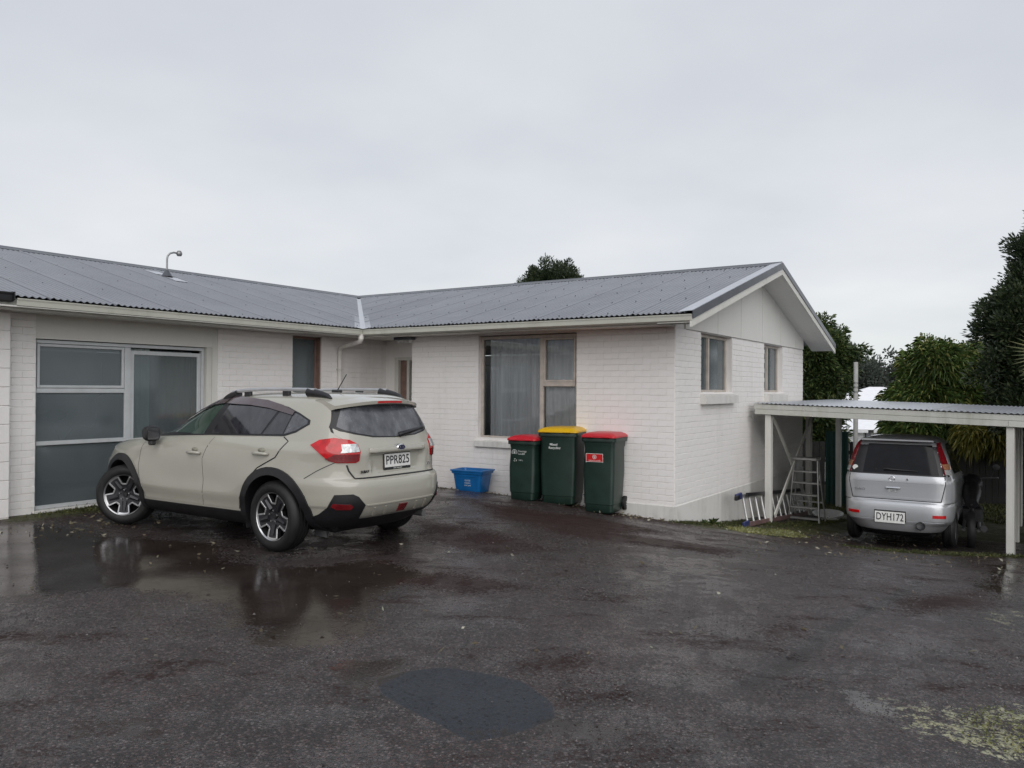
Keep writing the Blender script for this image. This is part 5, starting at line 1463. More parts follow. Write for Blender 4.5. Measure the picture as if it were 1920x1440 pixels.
strip(sh, [(-.61, .735), (.61, .735)], 'rear', .014, .0012).obj('tailgate_seam', M['ink'], van)  # van panel-gap shade, also black strips
panel(sh, [(-.70, 1.105), (.70, 1.105), (.665, 1.30), (.555, 1.60), (-.555, 1.60), (-.665, 1.30)], 'rear', .006, .008, .05).obj('glass_trim', M['blackplastic'], gt, smooth=40)
panel(sh, [(-.575, 1.125), (.46, 1.125), (.44, 1.30), (.40, 1.555), (-.47, 1.555), (-.54, 1.30)], 'rear', .010, .006, .05).obj('rear_window', M['carglass_van'], gt, smooth=40)
for s, side in ((1, 'left'), (-1, 'right')):
    tl = panel(sh, [(s * .715, 1.125), (s * .645, 1.125), (s * .60, 1.27), (s * .515, 1.585), (s * .56, 1.59), (s * .66, 1.32)], 'rear', .014, .02, .035, 0, .006).obj('tail_lamp', M['lampdark'], van, smooth=40)
    panel(sh, [(s * .678, 1.285), (s * .600, 1.285), (s * .632, 1.205), (s * .70, 1.205)], 'rear', .0212, .004, .03).obj('indicator_lens', M['lampamber'], tl, smooth=40)
    panel(sh, [(s * .70, 1.202), (s * .633, 1.202), (s * .65, 1.132), (s * .712, 1.132)], 'rear', .0216, .004, .03).obj('reversing_lens', M['lampwhite'], tl, smooth=40)
    panel(sh, [(s * .665, .50), (s * .50, .50), (s * .50, .545), (s * .665, .545)], 'rear', .008, .012, .03).obj('reflector', M['lampred'], van, smooth=40)
    dlo = [(.62, 1.12), (2.4, 1.06), (2.1, 1.30), (1.75, 1.56), (.75, 1.56), (.55, 1.50), (.45, 1.25)]
    panel(sh, dlo, side, .005, .01, .06).obj('side_window', M['carglass_dark'], van, smooth=40)
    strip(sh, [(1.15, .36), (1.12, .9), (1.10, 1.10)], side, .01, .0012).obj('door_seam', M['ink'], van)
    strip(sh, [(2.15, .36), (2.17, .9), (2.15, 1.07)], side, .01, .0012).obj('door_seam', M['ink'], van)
# bumper: seam, step, plate, exhaust
panel(sh, [(-.64, .405), (.64, .405), (.64, .43), (-.64, .43)], 'rear', .008, .02, .05).obj('bumper_lip', M['silver'], van, smooth=40)
panel(sh, [(-.60, .995), (.60, .995), (.60, 1.003), (-.60, 1.003)], 'rear', .008, .01, .05).obj('crease_trim', M['silver'], gt, smooth=40)
panel(sh, [(-.60, .755), (.60, .755), (.60, .775), (-.60, .775)], 'rear', .010, .014, .05).obj('lower_trim', M['silver'], gt, smooth=40)
hp, _ = sh.hit((-3, .05, .89), (1, 0, 0))
m = MB(); m.tube([(hp.x - .006, .135, .905), (hp.x - .03, .12, .908), (hp.x - .03, -.04, .908), (hp.x - .006, -.055, .905)], .016, 8); m.obj('tailgate_handle', M['chrome'], gt, smooth=40)
m = MB(); m.bevbox(hp.x - .010, hp.x, -.02, .10, .845, .885, .004); m.obj('handle_recess', M['lampwhite'], gt)
m = MB(); m.lathe([(0, -.012), (.016, -.012), (.018, 0)], 14, 'x', (hp.x - .0, -.16, 1.045)); m.obj('tailgate_lock', M['chrome'], gt, smooth=40)
m = MB(); m.lathe([(.030, -.006), (.036, -.012), (.042, -.006), (.042, 0), (.030, 0)], 24, 'x', (hp.x + .0, .05, 1.045), close=True); m.bevbox(hp.x - .014, hp.x, -.0, .10, 1.038, 1.052, .002); m.obj('emblem', M['chrome'], gt, smooth=40)
tm = text_mesh('TINO', .055, M['chrome'], .002, 1.15); o = link('badge_lettering', tm, gt); o.matrix_local = Matrix.Translation((hp.x - .008, .50, .865)) @ Matrix(((0, 0, -1, 0), (-1, 0, 0, 0), (0, 1, 0, 0), (0, 0, 0, 1)))
hp, _ = sh.hit((-3, .07, .47), (1, 0, 0))
pf, pm = make_plate(van, 'DYH172', (hp.x - .008, .07, .47), R(2), .415, .165, False)
hp, _ = sh.hit((-3, .57, 1.2), (1, 0, 0))
m = MB(); m.lathe([(0, -.016), (.040, -.016), (.040, -.009)], 20, 'x', (hp.x - .0, .575, 1.19)); m.obj('round_sticker', M['white'], gt)
hp, _ = sh.hit((-3, 0, 1.19), (1, 0, 0))
m = MB(); m.tube([(hp.x - .012, .16, 1.185), (hp.x - .03, .12, 1.19), (hp.x - .032, .06, 1.185), (hp.x - .028, -.30, 1.175)], [.026, .022, .014, .007], 8); m.lathe([(0, -.02), (.014, -.02), (.016, 0)], 10, 'x', (hp.x, .275, 1.18)); m.obj('rear_wiper', M['blackplastic'], gt, smooth=40)
m = MB(); m.bevbox(hp.x + .12, hp.x + .17, -.28, .30, 1.60, 1.635, .01); m.obj('brake_light', M['lampdark'], gt)
m = MB(); m.bevbox(.14, .42, -.50, .50, 1.605, 1.640, .012); m.obj('spoiler', M['silver'], gt)
m = MB(); m.lathe([(.055, -.06), (.062, -.06), (.062, .15), (.0, .15), (.0, .10), (.055, .10)], 18, 'x', (.02, -.345, .375)); m.obj('exhaust', M['blackplastic'], van, smooth=40)
ty2 = tyre_mesh(.285, .19, .17); wc = steel_cover_parts(.185, .078)
for x in (.66, 3.10):
    for s in (1, -1):
        e = bpy.data.objects.new('wheel', None); COL.objects.link(e); e.parent = van; e.location = (x, s * .672, .285); e.rotation_euler = (0, 0, 0 if s > 0 else math.pi)
        link('tyre', ty2, e); link('wheel_cover', wc, e)
# ------------------------------------------------------------------ carport
P1, P2 = Vector((4.324, 13.454, 0)), Vector((6.951, 11.143, 0))
fd_ = (P2 - P1).normalized(); bd_ = Vector((.5505, .8348, 0))     # along the front, into the depth
cp = empty('carport', (P1.x, P1.y, gz(P1.x, P1.y)), 0, 'low white timber carport with flat sheet roof beside the brick house', 'carport')
def cloc(v): return Vector(v) - Vector(cp.location)
LCP = (P2 - P1).length
def beam_z(s): return 1.115 + (1.034 - 1.115) * s / LCP           # underside of the front beam
def post(name, p, top, w=.10):
    z0 = gz(p.x, p.y)
    a = math.atan2(fd_.y, fd_.x)
    m = MB(); mt = Matrix.Translation(cloc((p.x, p.y, 0))) @ Matrix.Rotation(a, 4, 'Z')
    m.bevbox(-w / 2, w / 2, -w / 2, w / 2, z0 - .1, top, .006, 0, mt)
    return m.obj(name, M['trimwhite'], cp)
for s, d in ((0, 0), (LCP, 0), (0, 2.8), (0, 5.6), (LCP, 2.8), (LCP, 5.6)):
    p = P1 + fd_ * s + bd_ * d
    post('post', p, beam_z(s) - .002)
def cbeam(name, s0, s1, d0, d1, zo0, zo1, w, h, mat):
    a = P1 + fd_ * s0 + bd_ * d0; b = P1 + fd_ * s1 + bd_ * d1
    m = MB(); m.beam(cloc((a.x, a.y, beam_z(s0) + zo0 + h / 2)), cloc((b.x, b.y, beam_z(s1) + zo1 + h / 2)), w, h, b=.005)
    return m.obj(name, mat, cp)
cbeam('front_beam', -.22, LCP - .03, -.075, -.075, 0, 0, .045, .085, M['mossytimber'])
cbeam('front_beam', LCP - .028, LCP + 5.6, -.075, -.075, 0, 0, .045, .085, M['mossytimber'])  # unseen run past the right corner, carries the added roof
cbeam('fascia', -.24, LCP + 5.6, -.085, -.085, .087, .087, .03, .082, M['mossytimber'])
cbeam('side_beam', -.20, -.20, -.05, 6.0, .0, .0, .04, .165, M['mossytimber'])
cbeam('back_beam', -.22, LCP + 5.6, 6.0, 6.0, 0, 0, .045, .16, M['mossytimber'])
for d in (1.4, 2.8, 4.2): cbeam('purlin', -.17, LCP + 5.5, d, d, .04, .04, .045, .10, M['mossytimber'])
for k in range(7):  # roof carried on out of view to the right, added to darken the bay
    s0 = -.23 + k * 1.36; s1 = min(s0 + 1.375, LCP + 5.55)
    m = MB(); n = int((s1 - s0) / .0762 * 6); vs, fs = [], []
    for i in range(n + 1):
        s = s0 + (s1 - s0) * i / n
        for d in (-.12, 6.08):
            p = P1 + fd_ * s + bd_ * d; vs.append(cloc((p.x, p.y, beam_z(s) + .186 + .008 * math.cos(2 * math.pi * s / .0762) + (d > 0) * .006 + .003 * (k % 2))))
        if i: fs.append((2 * i - 2, 2 * i, 2 * i + 1, 2 * i - 1))
    m.add(vs, fs); m.obj('roof_sheet', M['lightflash'], cp, smooth=True)
# cross braces on the wall side
pa, pb = P1 + bd_ * .06, P1 + bd_ * 2.74
for (a, za, b, zb, o) in ((pa, 1.08, pb, gz(pb.x, pb.y) + .08, .055), (pa, gz(pa.x, pa.y) + .12, pb, 1.08, .09)):
    q = Vector((fd_.x, fd_.y, 0)) * o
    m = MB(); m.beam(cloc((a.x + q.x, a.y + q.y, za)), cloc((b.x + q.x, b.y + q.y, zb)), .022, .085, up=(0, 0, 1), b=.003); m.obj('brace', M['trimwhite'], cp)
# second post just beyond the right corner, with a sloping board
post('post', P2 + fd_ * .24 + bd_ * -.10, beam_z(LCP) - .004, .10)
m = MB(); a = P1 + fd_ * -.24 + bd_ * -.11
m.tube([cloc((a.x, a.y, 1.105)), cloc((a.x - .01, a.y, 1.07)), cloc((a.x + .02, a.y, 1.02))], .012, 6); m.obj('hook', M['steel'], cp)

# ------------------------------------------------------------------ wheelie bins
def rrect(w, d, r, n=5):
    out = []
    for cx, cy, a0 in ((w / 2 - r, d / 2 - r, 0), (-w / 2 + r, d / 2 - r, 90), (-w / 2 + r, -d / 2 + r, 180), (w / 2 - r, -d / 2 + r, 270)):
        out += [(cx + r * math.cos(R(a0 + 90 * i / n)), cy + r * math.sin(R(a0 + 90 * i / n))) for i in range(n + 1)]
    return out
def loft(m, rings, cap=True):
    n = len(rings[0]); vs = [v for r_ in rings for v in r_]
    fs = [(i * n + j, i * n + (j + 1) % n, (i + 1) * n + (j + 1) % n, (i + 1) * n + j) for i in range(len(rings) - 1) for j in range(n)]
    if cap: fs += [tuple(reversed(range(n))), tuple(range((len(rings) - 1) * n, len(rings) * n))]
    m.add(vs, fs)
def wheelie_bin(loc, rz, w, d, h, lidmat, label, prints):
    """front faces local -y; handle and wheels at +y"""
    e = empty('wheelie_bin', loc, rz, label, 'bin', 'wheelie bins along the front wall')
    m = MB(); hb = h - .075
    def R_(w_, d_, z, off=0.0, r=.05): return [(x, y + off, z) for x, y in rrect(w_, d_, r)]
    wb, db = w * .80, d * .74
    zs = [(0.0, wb - .03, db - .03, -.05), (.02, wb, db, -.05), (.115, wb + .012, db + .01, -.05), (.122, wb + .03, db + .028, -.05), (hb * .55, (wb + w) / 2 + .005, (db + d) / 2 + .0, -.028), (hb * .86, w - .06, d - .075, -.012), (hb * .90, w - .05, d - .06, -.010), (hb - .055, w - .045, d - .055, -.01), (hb - .05, w, d, 0), (hb - .008, w + .004, d + .004, 0), (hb, w - .006, d - .006, 0)]
    loft(m, [R_(a, b, z, o) for z, a, b, o in zs])
    body = m.obj('bin_body', M['bin'], e, smooth=35)
    # rim ribs and side handle openings
    m = MB()
    for s in (-1, 1):
        for k in range(2): m.bevbox(s * (w / 2 - .034) - .006, s * (w / 2 - .034) + .006, d * .12 + k * .09, d * .12 + k * .09 + .055, hb - .13, hb - .06, .003)
    m.obj('grip_slot', M['ink'], body)
    # lid, slightly crowned
    m = MB()
    loft(m, [R_(w - .004, d + .0, hb + .002, -.012), R_(w + .012, d + .02, hb + .008, -.014), R_(w + .010, d + .018, hb + .030, -.014), R_(w - .05, d - .03, hb + .052, -.005), R_(w - .14, d - .13, hb + .072, .01), R_(w - .30, d - .30, hb + .078, .02)])
    for s in (-1, 1): m.bevbox(s * w * .25 - .05, s * w * .25 + .05, -d / 2 - .045, -d / 2 + .02, hb + .006, hb + .03, .006)
    lid = m.obj('lid', lidmat, e, smooth=35)
    m = MB(); m.tube([(-w * .40, d / 2 + .0, hb + .01), (-w * .40, d / 2 + .055, hb + .03), (-w * .36, d / 2 + .065, hb + .03), (w * .36, d / 2 + .065, hb + .03), (w * .40, d / 2 + .055, hb + .03), (w * .40, d / 2, hb + .01)], .014, 8); m.obj('handle', M['blackplastic'], e, smooth=40)
    m = MB(); yb = db / 2 - .05
    m.tube([(-w / 2 + .0, yb + .06, .10), (w / 2, yb + .06, .10)], .011, 8); m.obj('axle', M['steel'], e, smooth=40)
    for s in (-1, 1):
        m = MB(); m.lathe([(.03, -.022), (.085, -.025), (.098, -.018), (.10, 0), (.098, .018), (.085, .025), (.03, .022)], 24, 'x', (s * (w / 2 - .025), yb + .06, .10), close=True); m.obj('wheel', M['rubber'], e, smooth=35)
    # printed marks on the front
    def front_y(z):
        t = z / hb; zz = [a[0] for a in zs]; ds = [-a[2] / 2 + a[3] for a in zs]; return float(np.interp(z, zz, ds))
    def on_front(mesh, x, z, name, mat=None, off=.0028, parent=body):
        sl = (front_y(z + .06) - front_y(z - .06)) / .12
        o = link(name, mesh, parent)
        o.matrix_local = Matrix.Translation((x, front_y(z) - off, z)) @ Matrix.Rotation(math.atan(-sl) * -1, 4, 'X') @ Matrix.Rotation(R(90), 4, 'X')
        return o
    prints(e, body, on_front, hb, w, d)
    return e
def circle_mark(r, mat=None):
    m = MB()
    for rr, t in ((r, .0055), (r * .62, .004)):
        n = 28
        vs = [(q * math.cos(a), q * math.sin(a), 0) for a in np.linspace(0, 2 * math.pi, n + 1)[:-1] for q in (rr, rr - t)]
        m.add(vs, [(2 * i, 2 * ((i + 1) % n), 2 * ((i + 1) % n) + 1, 2 * i + 1) for i in range(n)])
    m.add([(-r * .12, -r * .45, 0), (r * .12, -r * .45, 0), (r * .2, r * .1, 0), (0, r * .5, 0), (-r * .2, r * .1, 0)], [(0, 1, 2, 3, 4)])
    return m.mesh('round_mark', mat or M['decal'])
def tri_mark(r, mat=None):
    m = MB()
    for k in range(3):
        a = R(90 + 120 * k)
        p = [(math.cos(a + o) * r * q, math.sin(a + o) * r * q, 0) for o, q in ((-.35, 1), (.75, 1), (.95, .62), (-.35, .62))]
        m.add(p, [(0, 1, 2, 3)])
    return m.mesh('loop_mark', mat or M['decal'])
def prints_left(e, body, put, hb, w, d):
    put(circle_mark(.042), -.115, hb - .165, 'round_mark')
    put(text_mesh('Tauranga', .036, M['decal'], .0004), .005, hb - .148, 'print_lettering'); put(text_mesh('Landfill', .036, M['decal'], .0004), -.005, hb - .185, 'print_lettering')
    put(tri_mark(.026), -.10, hb - .275, 'loop_mark'); put(text_mesh('140 L', .030, M['decal'], .0004), -.015, hb - .275, 'print_lettering')
    m = MB(); m.add([(.032 * math.cos(a), .032 * math.sin(a), 0) for a in np.linspace(0, 6.283, 20)[:-1]], [tuple(range(19))]); put(m.mesh('round_boss', M['bin']), .0, .21, 'round_boss')
def prints_mid(e, body, put, hb, w, d):
    put(text_mesh('Mixed', .046, M['decal'], .0004, 1, .0008), -.06, hb - .165, 'print_lettering'); put(text_mesh('Recycling', .046, M['decal'], .0004, 1, .0008), -.045, hb - .212, 'print_lettering')
def prints_right(e, body, put, hb, w, d):
    m = MB(); m.bevbox(-.125, .125, -.088, .088, -.0015, .0, .001); st = put(m.mesh('sticker', M['sticker']), -.055, hb - .30, 'sticker')
    def on(me, x, y, nm, dz=.0012):
        o = link(nm, me, st); o.location = (x, y, dz); return o
    m = MB(); 
    for a, b, c, d_ in ((-.125, .125, .082, .088), (-.125, .125, -.088, -.082), (-.125, -.119, -.0815, .0815), (.119, .125, -.0815, .0815), (-.118, .118, -.028, -.023)): m.add([(a, c, 0), (b, c, 0), (b, d_, 0), (a, d_, 0)], [(0, 1, 2, 3)])
    on(m.mesh('sticker_border', M['decal']), 0, 0, 'sticker_border')
    on(circle_mark(.030), 0, .040, 'round_mark'); on(text_mesh('Rubbish to landfill', .024, M['decal'], .0003), 0, -.008, 'print_lettering')
    on(text_mesh('Rubbish', .030, M['decal'], .0003), .02, -.055, 'print_lettering'); on(circle_mark(.020), -.065, -.055, 'round_mark')
    # house number strokes on the side
    m = MB()
    for k in range(3): m.bevbox(-.014 + k * .045, .008 + k * .045, -.06 + .006 * k, .06 - .004 * (k % 2), -.0008, .0008, .0004)
    o = link('side_number', m.mesh('side_number', M['decal']), body)
    o.matrix_local = Matrix.Translation((w / 2 - .0295, .06, hb - .215)) @ Matrix.Rotation(R(-1.5), 4, 'Y') @ Matrix(((0, 0, 1, 0), (1, 0, 0, 0), (0, 1, 0, 0), (0, 0, 0, 1)))
def bin_at(px, py, rz, d, **k):
    """px,py = middle of the front foot"""
    return (px - math.sin(rz) * d * .42, py + math.cos(rz) * d * .42, gz(px, py) - .004)
wheelie_bin(bin_at(.155, 11.40, R(-24), .50), R(-24), .445, .50, .925, M['binred'], 'small dark green wheelie bin with red lid under the front window', prints_left)
wheelie_bin(bin_at(.66, 11.33, R(-20), .68), R(-20), .58, .68, 1.085, M['binyellow'], 'big dark green wheelie bin with yellow lid', prints_mid)
wheelie_bin(bin_at(1.20, 10.98, R(-27), .545), R(-27), .50, .545, 1.10, M['binred'], 'dark green wheelie bin with red lid and red sticker', prints_right)

# ------------------------------------------------------------------ blue crate
crx, cry, crr = -.60, 12.36, R(-28)
cr = empty('recycling_crate', (crx, cry, gz(crx, cry) - .004), crr, 'open blue plastic recycling crate on the ground by the front wall', 'crate')
m = MB(); W_, D_, H_ = .56, .40, .355
def RR(w, d, z, r=.04): return [(x, y, z) for x, y in rrect(w, d, r)]
loft(m, [RR(W_ * .74, D_ * .72, .0), RR(W_ * .78, D_ * .76, .02), RR(W_ * .90, D_ * .90, H_ - .075), RR(W_ * .97, D_ * .97, H_ - .07), RR(W_, D_, H_ - .035), RR(W_ * 1.05, D_ * 1.06, H_ - .03), RR(W_ * 1.05, D_ * 1.06, H_ - .012), RR(W_ * .94, D_ * .94, H_ - .010), RR(W_ * .90, D_ * .90, H_ - .05), RR(W_ * .72, D_ * .70, .02)])
cb = m.obj('crate_body', M['blueplastic'], cr, smooth=35)
m = MB()
for a, b, c, d in ((-.17, .17, .245, .255), (-.17, -.16, .07, .245), (.16, .17, .07, .245)):
    m.add([(q, -D_ * .36 - .33 * .0 - (z / H_) * .045 - .012, z) for z in (c, d) for q in (a, b)], [(0, 1, 3, 2)])
m.obj('rib', M['blueplastic'], cb)
for k, s in enumerate(('GLASS', 'bottles', 'and jars')):
    o = link('print_lettering', text_mesh(s, .036, M['decal'], .0004), cb); z = .185 - k * .037
    o.matrix_local = Matrix.Translation((.01, -D_ * .38 - z * .082 - .0035, z)) @ Matrix.Rotation(R(90 + 4.7), 4, 'X')

# ------------------------------------------------------------------ ladders
bdir = bd_
la, lb = Vector((*hw(.30, 2.0), 0)), Vector((*hw(.34, 5.75), 0))
ld = empty('ladder', (la.x, la.y, gz(la.x, la.y)), 0, 'long extension ladder lying on its side along the brick gable wall', 'ladder')
def lloc(p, z): return Vector((p.x, p.y, z)) - Vector(ld.location)
outv = Vector((_hc, _hs, 0))
g0, g1 = gz(la.x, la.y) + .03, gz(lb.x, lb.y) + .05
HL = .42
m = MB(); m.beam(lloc(la + outv * .06, g0), lloc(lb + outv * .06, g1), .03, .075, b=.006); m.obj('rail', M['ladderred'], ld)
m = MB(); m.beam(lloc(la - outv * .06, g0 + HL), lloc(lb - outv * .06, g1 + HL), .03, .075, b=.006); m.obj('rail', M['alumill'], ld)
m = MB(); m.beam(lloc(la - outv * .02 + bd_ * .3, g0 + HL + .005), lloc(lb - outv * .02, g1 + HL + .03), .025, .06, b=.006); m.obj('rail', M['blackplastic'], ld)
nr = 12
for i in range(nr):
    t = (i + .35) / nr; p = la.lerp(lb, t); q = la.lerp(lb, t + .035); z = g0 + (g1 - g0) * t
    m = MB(); m.tube([lloc(p + outv * .06, z + .02), lloc(q - outv * .06, z + HL - .02)], .019, 8); m.obj('rung', M['alumill'], ld, smooth=50)
for z, o, mt in ((g0 - .0, .06, M['blueink']), (g0 + HL + .0, -.06, M['blueink'])):
    p = la + outv * o; m = MB(); m.beam(lloc(p - bd_ * .10, z), lloc(p + bd_ * .16, z + .004), .045, .10, b=.01); m.obj('foot', mt, ld)
m = MB(); p = la - outv * .03; m.beam(lloc(p - bd_ * .05, g0 + HL + .0), lloc(p - bd_ * .20, g0 + HL), .05, .07, b=.01); m.obj('foot_pad', M['darkmoss'] if False else M['blackplastic'], ld)

sx, sy = 5.25, 14.35
st_ = empty('step_ladder', (sx, sy, gz(sx, sy)), R(-38), 'small aluminium step ladder standing folded out beside the ladder', 'step ladder')
HS = 1.12
def sl_pt(side, t, back=False): return Vector((side * (.27 - .07 * t), (-.02 if not back else .34) * (1 - t) + (.10) * t, HS * t))
for s in (-1, 1):
    m = MB(); m.beam(sl_pt(s, 0), sl_pt(s, 1), .045, .022, up=(1, 0, 0), b=.003); m.obj('rail', M['alumill'], st_)
    m = MB(); m.beam(sl_pt(s, .0, True) , sl_pt(s, .96, True) + Vector((0, .03, 0)), .035, .02, up=(1, 0, 0), b=.003); m.obj('back_leg', M['alumill'], st_)
for t in (.06, .23, .43, .62, .80):
    a, b = sl_pt(-1, t), sl_pt(1, t); m = MB(); m.bevbox(a.x + .012, b.x - .012, a.y - .05, a.y + .05, a.z - .014, a.z + .014, .004); m.obj('step', M['alumill'], st_)
m = MB(); m.bevbox(-.215, .215, .0, .24, HS - .02, HS + .03, .008); m.obj('top_tray', M['alumill'], st_)
m = MB(); m.beam(sl_pt(-1, .3, True), sl_pt(1, .3, True), .02, .03, b=.003); m.beam(sl_pt(-1, .6, True), sl_pt(1, .6, True), .02, .03, b=.003); m.obj('back_brace', M['alumill'], st_)

# pale basin on the ground behind the ladder, and a flat piece of board
bx_, by_ = 6.15, 15.55
bs = MB(); bs.lathe([(.0, .02), (.20, .02), (.27, .09), (.285, .10), (.29, .085), (.215, .0), (.0, .0)], 28, 'z')
o = bs.obj('basin', M['white'], None, smooth=35); o.location = (bx_, by_, gz(bx_, by_)); o.rotation_euler = (R(6), R(-4), 0)
tag(o, 'shallow white plastic basin on mossy ground behind the carport post', 'basin')
bd2 = MB(); bd2.bevbox(-.30, .30, -.09, .09, 0, .018, .004)
o = bd2.obj('board', M['mossytimber'], None); o.location = (5.83, 15.02, gz(5.83, 15.02) + .002); o.rotation_euler = (0, 0, R(15)); tag(o, 'short pale board lying flat beside the white basin', 'board')

# ------------------------------------------------------------------ dark motorcycle beside the silver car
mx, my = 7.5, 13.05
mo = empty('motorcycle', (mx, my, gz(mx, my)), R(60), 'black motorcycle parked in the dark beside the silver car', 'motorcycle')
for x in (-.68, .66):
    m = MB(); m.lathe([(.235, -.05), (.285, -.055), (.305, -.03), (.31, 0), (.305, .03), (.285, .055), (.235, .05)], 30, 'y', (x, 0, .31), close=True); wt = m.obj('wheel', M['rubber'], mo, smooth=40)
    m = MB(); m.lathe([(.0, -.03), (.05, -.035), (.06, 0), (.05, .035), (0, .03)], 16, 'y', (x, 0, .31)); 
    for k in range(6):
        a = k * math.pi / 3; m.beam((x + .04 * math.cos(a), 0, .31 + .04 * math.sin(a)), (x + .24 * math.cos(a), 0, .31 + .24 * math.sin(a)), .03, .02)
    m.obj('rim', M['steel'], wt)
m = MB(); m.tube([(-.62, 0, .72), (-.35, 0, .82), (.0, 0, .86), (.34, 0, .90)], [.09, .13, .14, .06], 12); m.obj('seat', M['blackplastic'], mo, smooth=50)
m = MB(); m.tube([(-.02, 0, .86), (.12, 0, .95), (.32, 0, .95), (.45, 0, .85)], [.08, .16, .16, .08], 14); m.obj('tank', M['blackplastic'], mo, smooth=50)
m = MB(); m.tube([(.40, 0, .88), (.0, 0, .50), (-.42, 0, .48), (-.60, 0, .72)], .03, 8); m.tube([(-.05, .1, .40), (-.68, .1, .31)], .025, 8); m.tube([(-.05, -.1, .40), (-.68, -.1, .31)], .025, 8); m.obj('frame', M['steel'], mo, smooth=50)
m = MB(); m.bevbox(-.22, .22, -.16, .16, .28, .62, .04); m.obj('engine', M['blackplastic'], mo)
m = MB()
for s in (-1, 1): m.tube([(.66, s * .08, .31), (.42, s * .08, .98)], .024, 8)
m.obj('fork', M['steel'], mo, smooth=50)
m = MB(); m.tube([(.30, -.38, 1.06), (.36, -.2, 1.04), (.42, 0, 1.0), (.36, .2, 1.04), (.30, .38, 1.06)], .014, 8); m.obj('handlebar', M['steel'], mo, smooth=50)
m = MB()
for s in (-1, 1): m.tube([(.36, s * .28, 1.05), (.34, s * .34, 1.20)], .006, 6); m.lathe([(0, -.012), (.05, -.008), (.055, .004), (0, .010)], 14, 'x', (.335, s * .35, 1.23))
m.obj('mirror', M['blackplastic'], mo, smooth=50)
m = MB(); m.lathe([(0, -.02), (.05, -.015), (.085, .03), (.085, .05), (0, .055)], 16, 'x', (.50, 0, .92)); m.obj('headlight', M['lampwhite'], mo, smooth=40)
m = MB(); m.tube([(.05, -.15, .34), (-.2, -.16, .28), (-.75, -.17, .36)], [.025, .03, .05], 10); m.obj('exhaust', M['blackplastic'], mo, smooth=40)

# ------------------------------------------------------------------ back fence, board by board
fa, fb = Vector((6.2, 20.9, 0)), Vector((15.2, 19.2, 0))
fe = empty('fence', (fa.x, fa.y, gz(fa.x, fa.y)), math.atan2(fb.y - fa.y, fb.x - fa.x), 'tall dark stained board fence behind the carport', 'fence')
Lf = (fb - fa).length; u = 0; fdir = (fb - fa).normalized()
while u < Lf:
    w = .145; p = fa + fdir * (u + w / 2); g = gz(p.x, p.y)
    m = MB(); top = .21 + random.uniform(-.012, .012) + .0 * u
    m.bevbox(u + .003, u + w - .004, -.01 + random.uniform(-.003, .003), .012, g - .1 - fe.location.z, top - fe.location.z, .003)
    m.obj('board', M['fence'], fe); u += w
for z in (-.9, -.1):
    m = MB(); m.bevbox(0, Lf, .0125, .06, z - fe.location.z, z + .09 - fe.location.z, .004); m.obj('rail', M['fence'], fe)
# teal sheet panel
tp = MB(); n = 18; vs, fs = [], []
for i in range(n + 1):
    x = -.25 + .50 * i / n; y = .012 * (1 if (i // 2) % 2 else -1)
    for yy in (y, y + .006): vs += [(x, yy, 0), (x, yy, 1.78)]
    if i: b = 4 * i; fs += [(b - 4, b, b + 1, b - 3), (b - 2, b - 1, b + 3, b + 2), (b - 3, b + 1, b + 3, b - 1)]
tp.add(vs, fs); o = tp.obj('sheet_panel', M['teal'], None); o.location = (7.62, 18.75, gz(7.62, 18.75) - .02); o.rotation_euler = (0, 0, R(-28)); tag(o, 'dark teal ribbed steel sheet standing upright behind the carport', 'panel')

# ------------------------------------------------------------------ power pole and white house beyond
pp = MB(); pp.tube([(0, 0, -1.5), (0, 0, 2.25)], [.062, .054], 14)
po = empty('power_pole', (8.69, 20.22, 0), 0, 'pale slim pole rising behind the carport roof in front of the far trees', 'pole')
pp.obj('shaft', M['polewhite'], po, smooth=50)
for z in (1.48, 1.60, 1.71):
    m = MB(); m.lathe([(.05, 0), (.066, 0), (.066, .035), (.05, .035)], 14, 'z', (0, 0, z), close=True); m.obj('bracket', M['steel'], po)
nh = empty('house', (20.4, 42.5, -3.6), R(-6), 'white house with pale hip roof beyond the fence', 'house')
m = MB(); ap = (-0.0, 4.2, 5.36); ap2 = (.8, 4.2, 5.36)
E0, E1, zb = -6.5, 7.0, 3.05
m.add([(E0, 0, zb), (E1, 0, zb), (E1, 8, zb), (E0, 8, zb), ap, ap2], [(0, 1, 5, 4), (1, 2, 5), (2, 3, 4, 5), (3, 0, 4), (0, 3, 2, 1)])
m.obj('roof', M['whiteroof'], nh)
m = MB(); m.box(E0 + .5, E1 - .5, .5, 7.5, 0, zb - .02); m.obj('wall', M['weatherboard'], nh)
for k in range(12):
    m = MB(); z = zb - .30 - k * .18; m.bevbox(E0 + .48, E1 - .48, .478, .499, z, z + .172, .004); m.obj('weatherboard', M['weatherboard'], nh)
m = MB(); m.bevbox(-1.15, E1 + .02, -.12, .0, zb - .16, zb + .03, .01); m.obj('gutter', M['weatherboard'], nh)
m = MB(); m.bevbox(E0 - .02, -1.45, -.12, .0, zb - .16, zb + .03, .01); m.obj('gutter', M['weatherboard'], nh)
m = MB(); m.bevbox(-1.42, -1.18, .30, .476, .5, zb - .05, .01); m.obj('downpipe', M['flash'], nh)
m = MB(); m.bevbox(2.2, 3.8, .46, .477, .9, 2.2, .005); m.obj('window', M['carglass_dark'], nh)

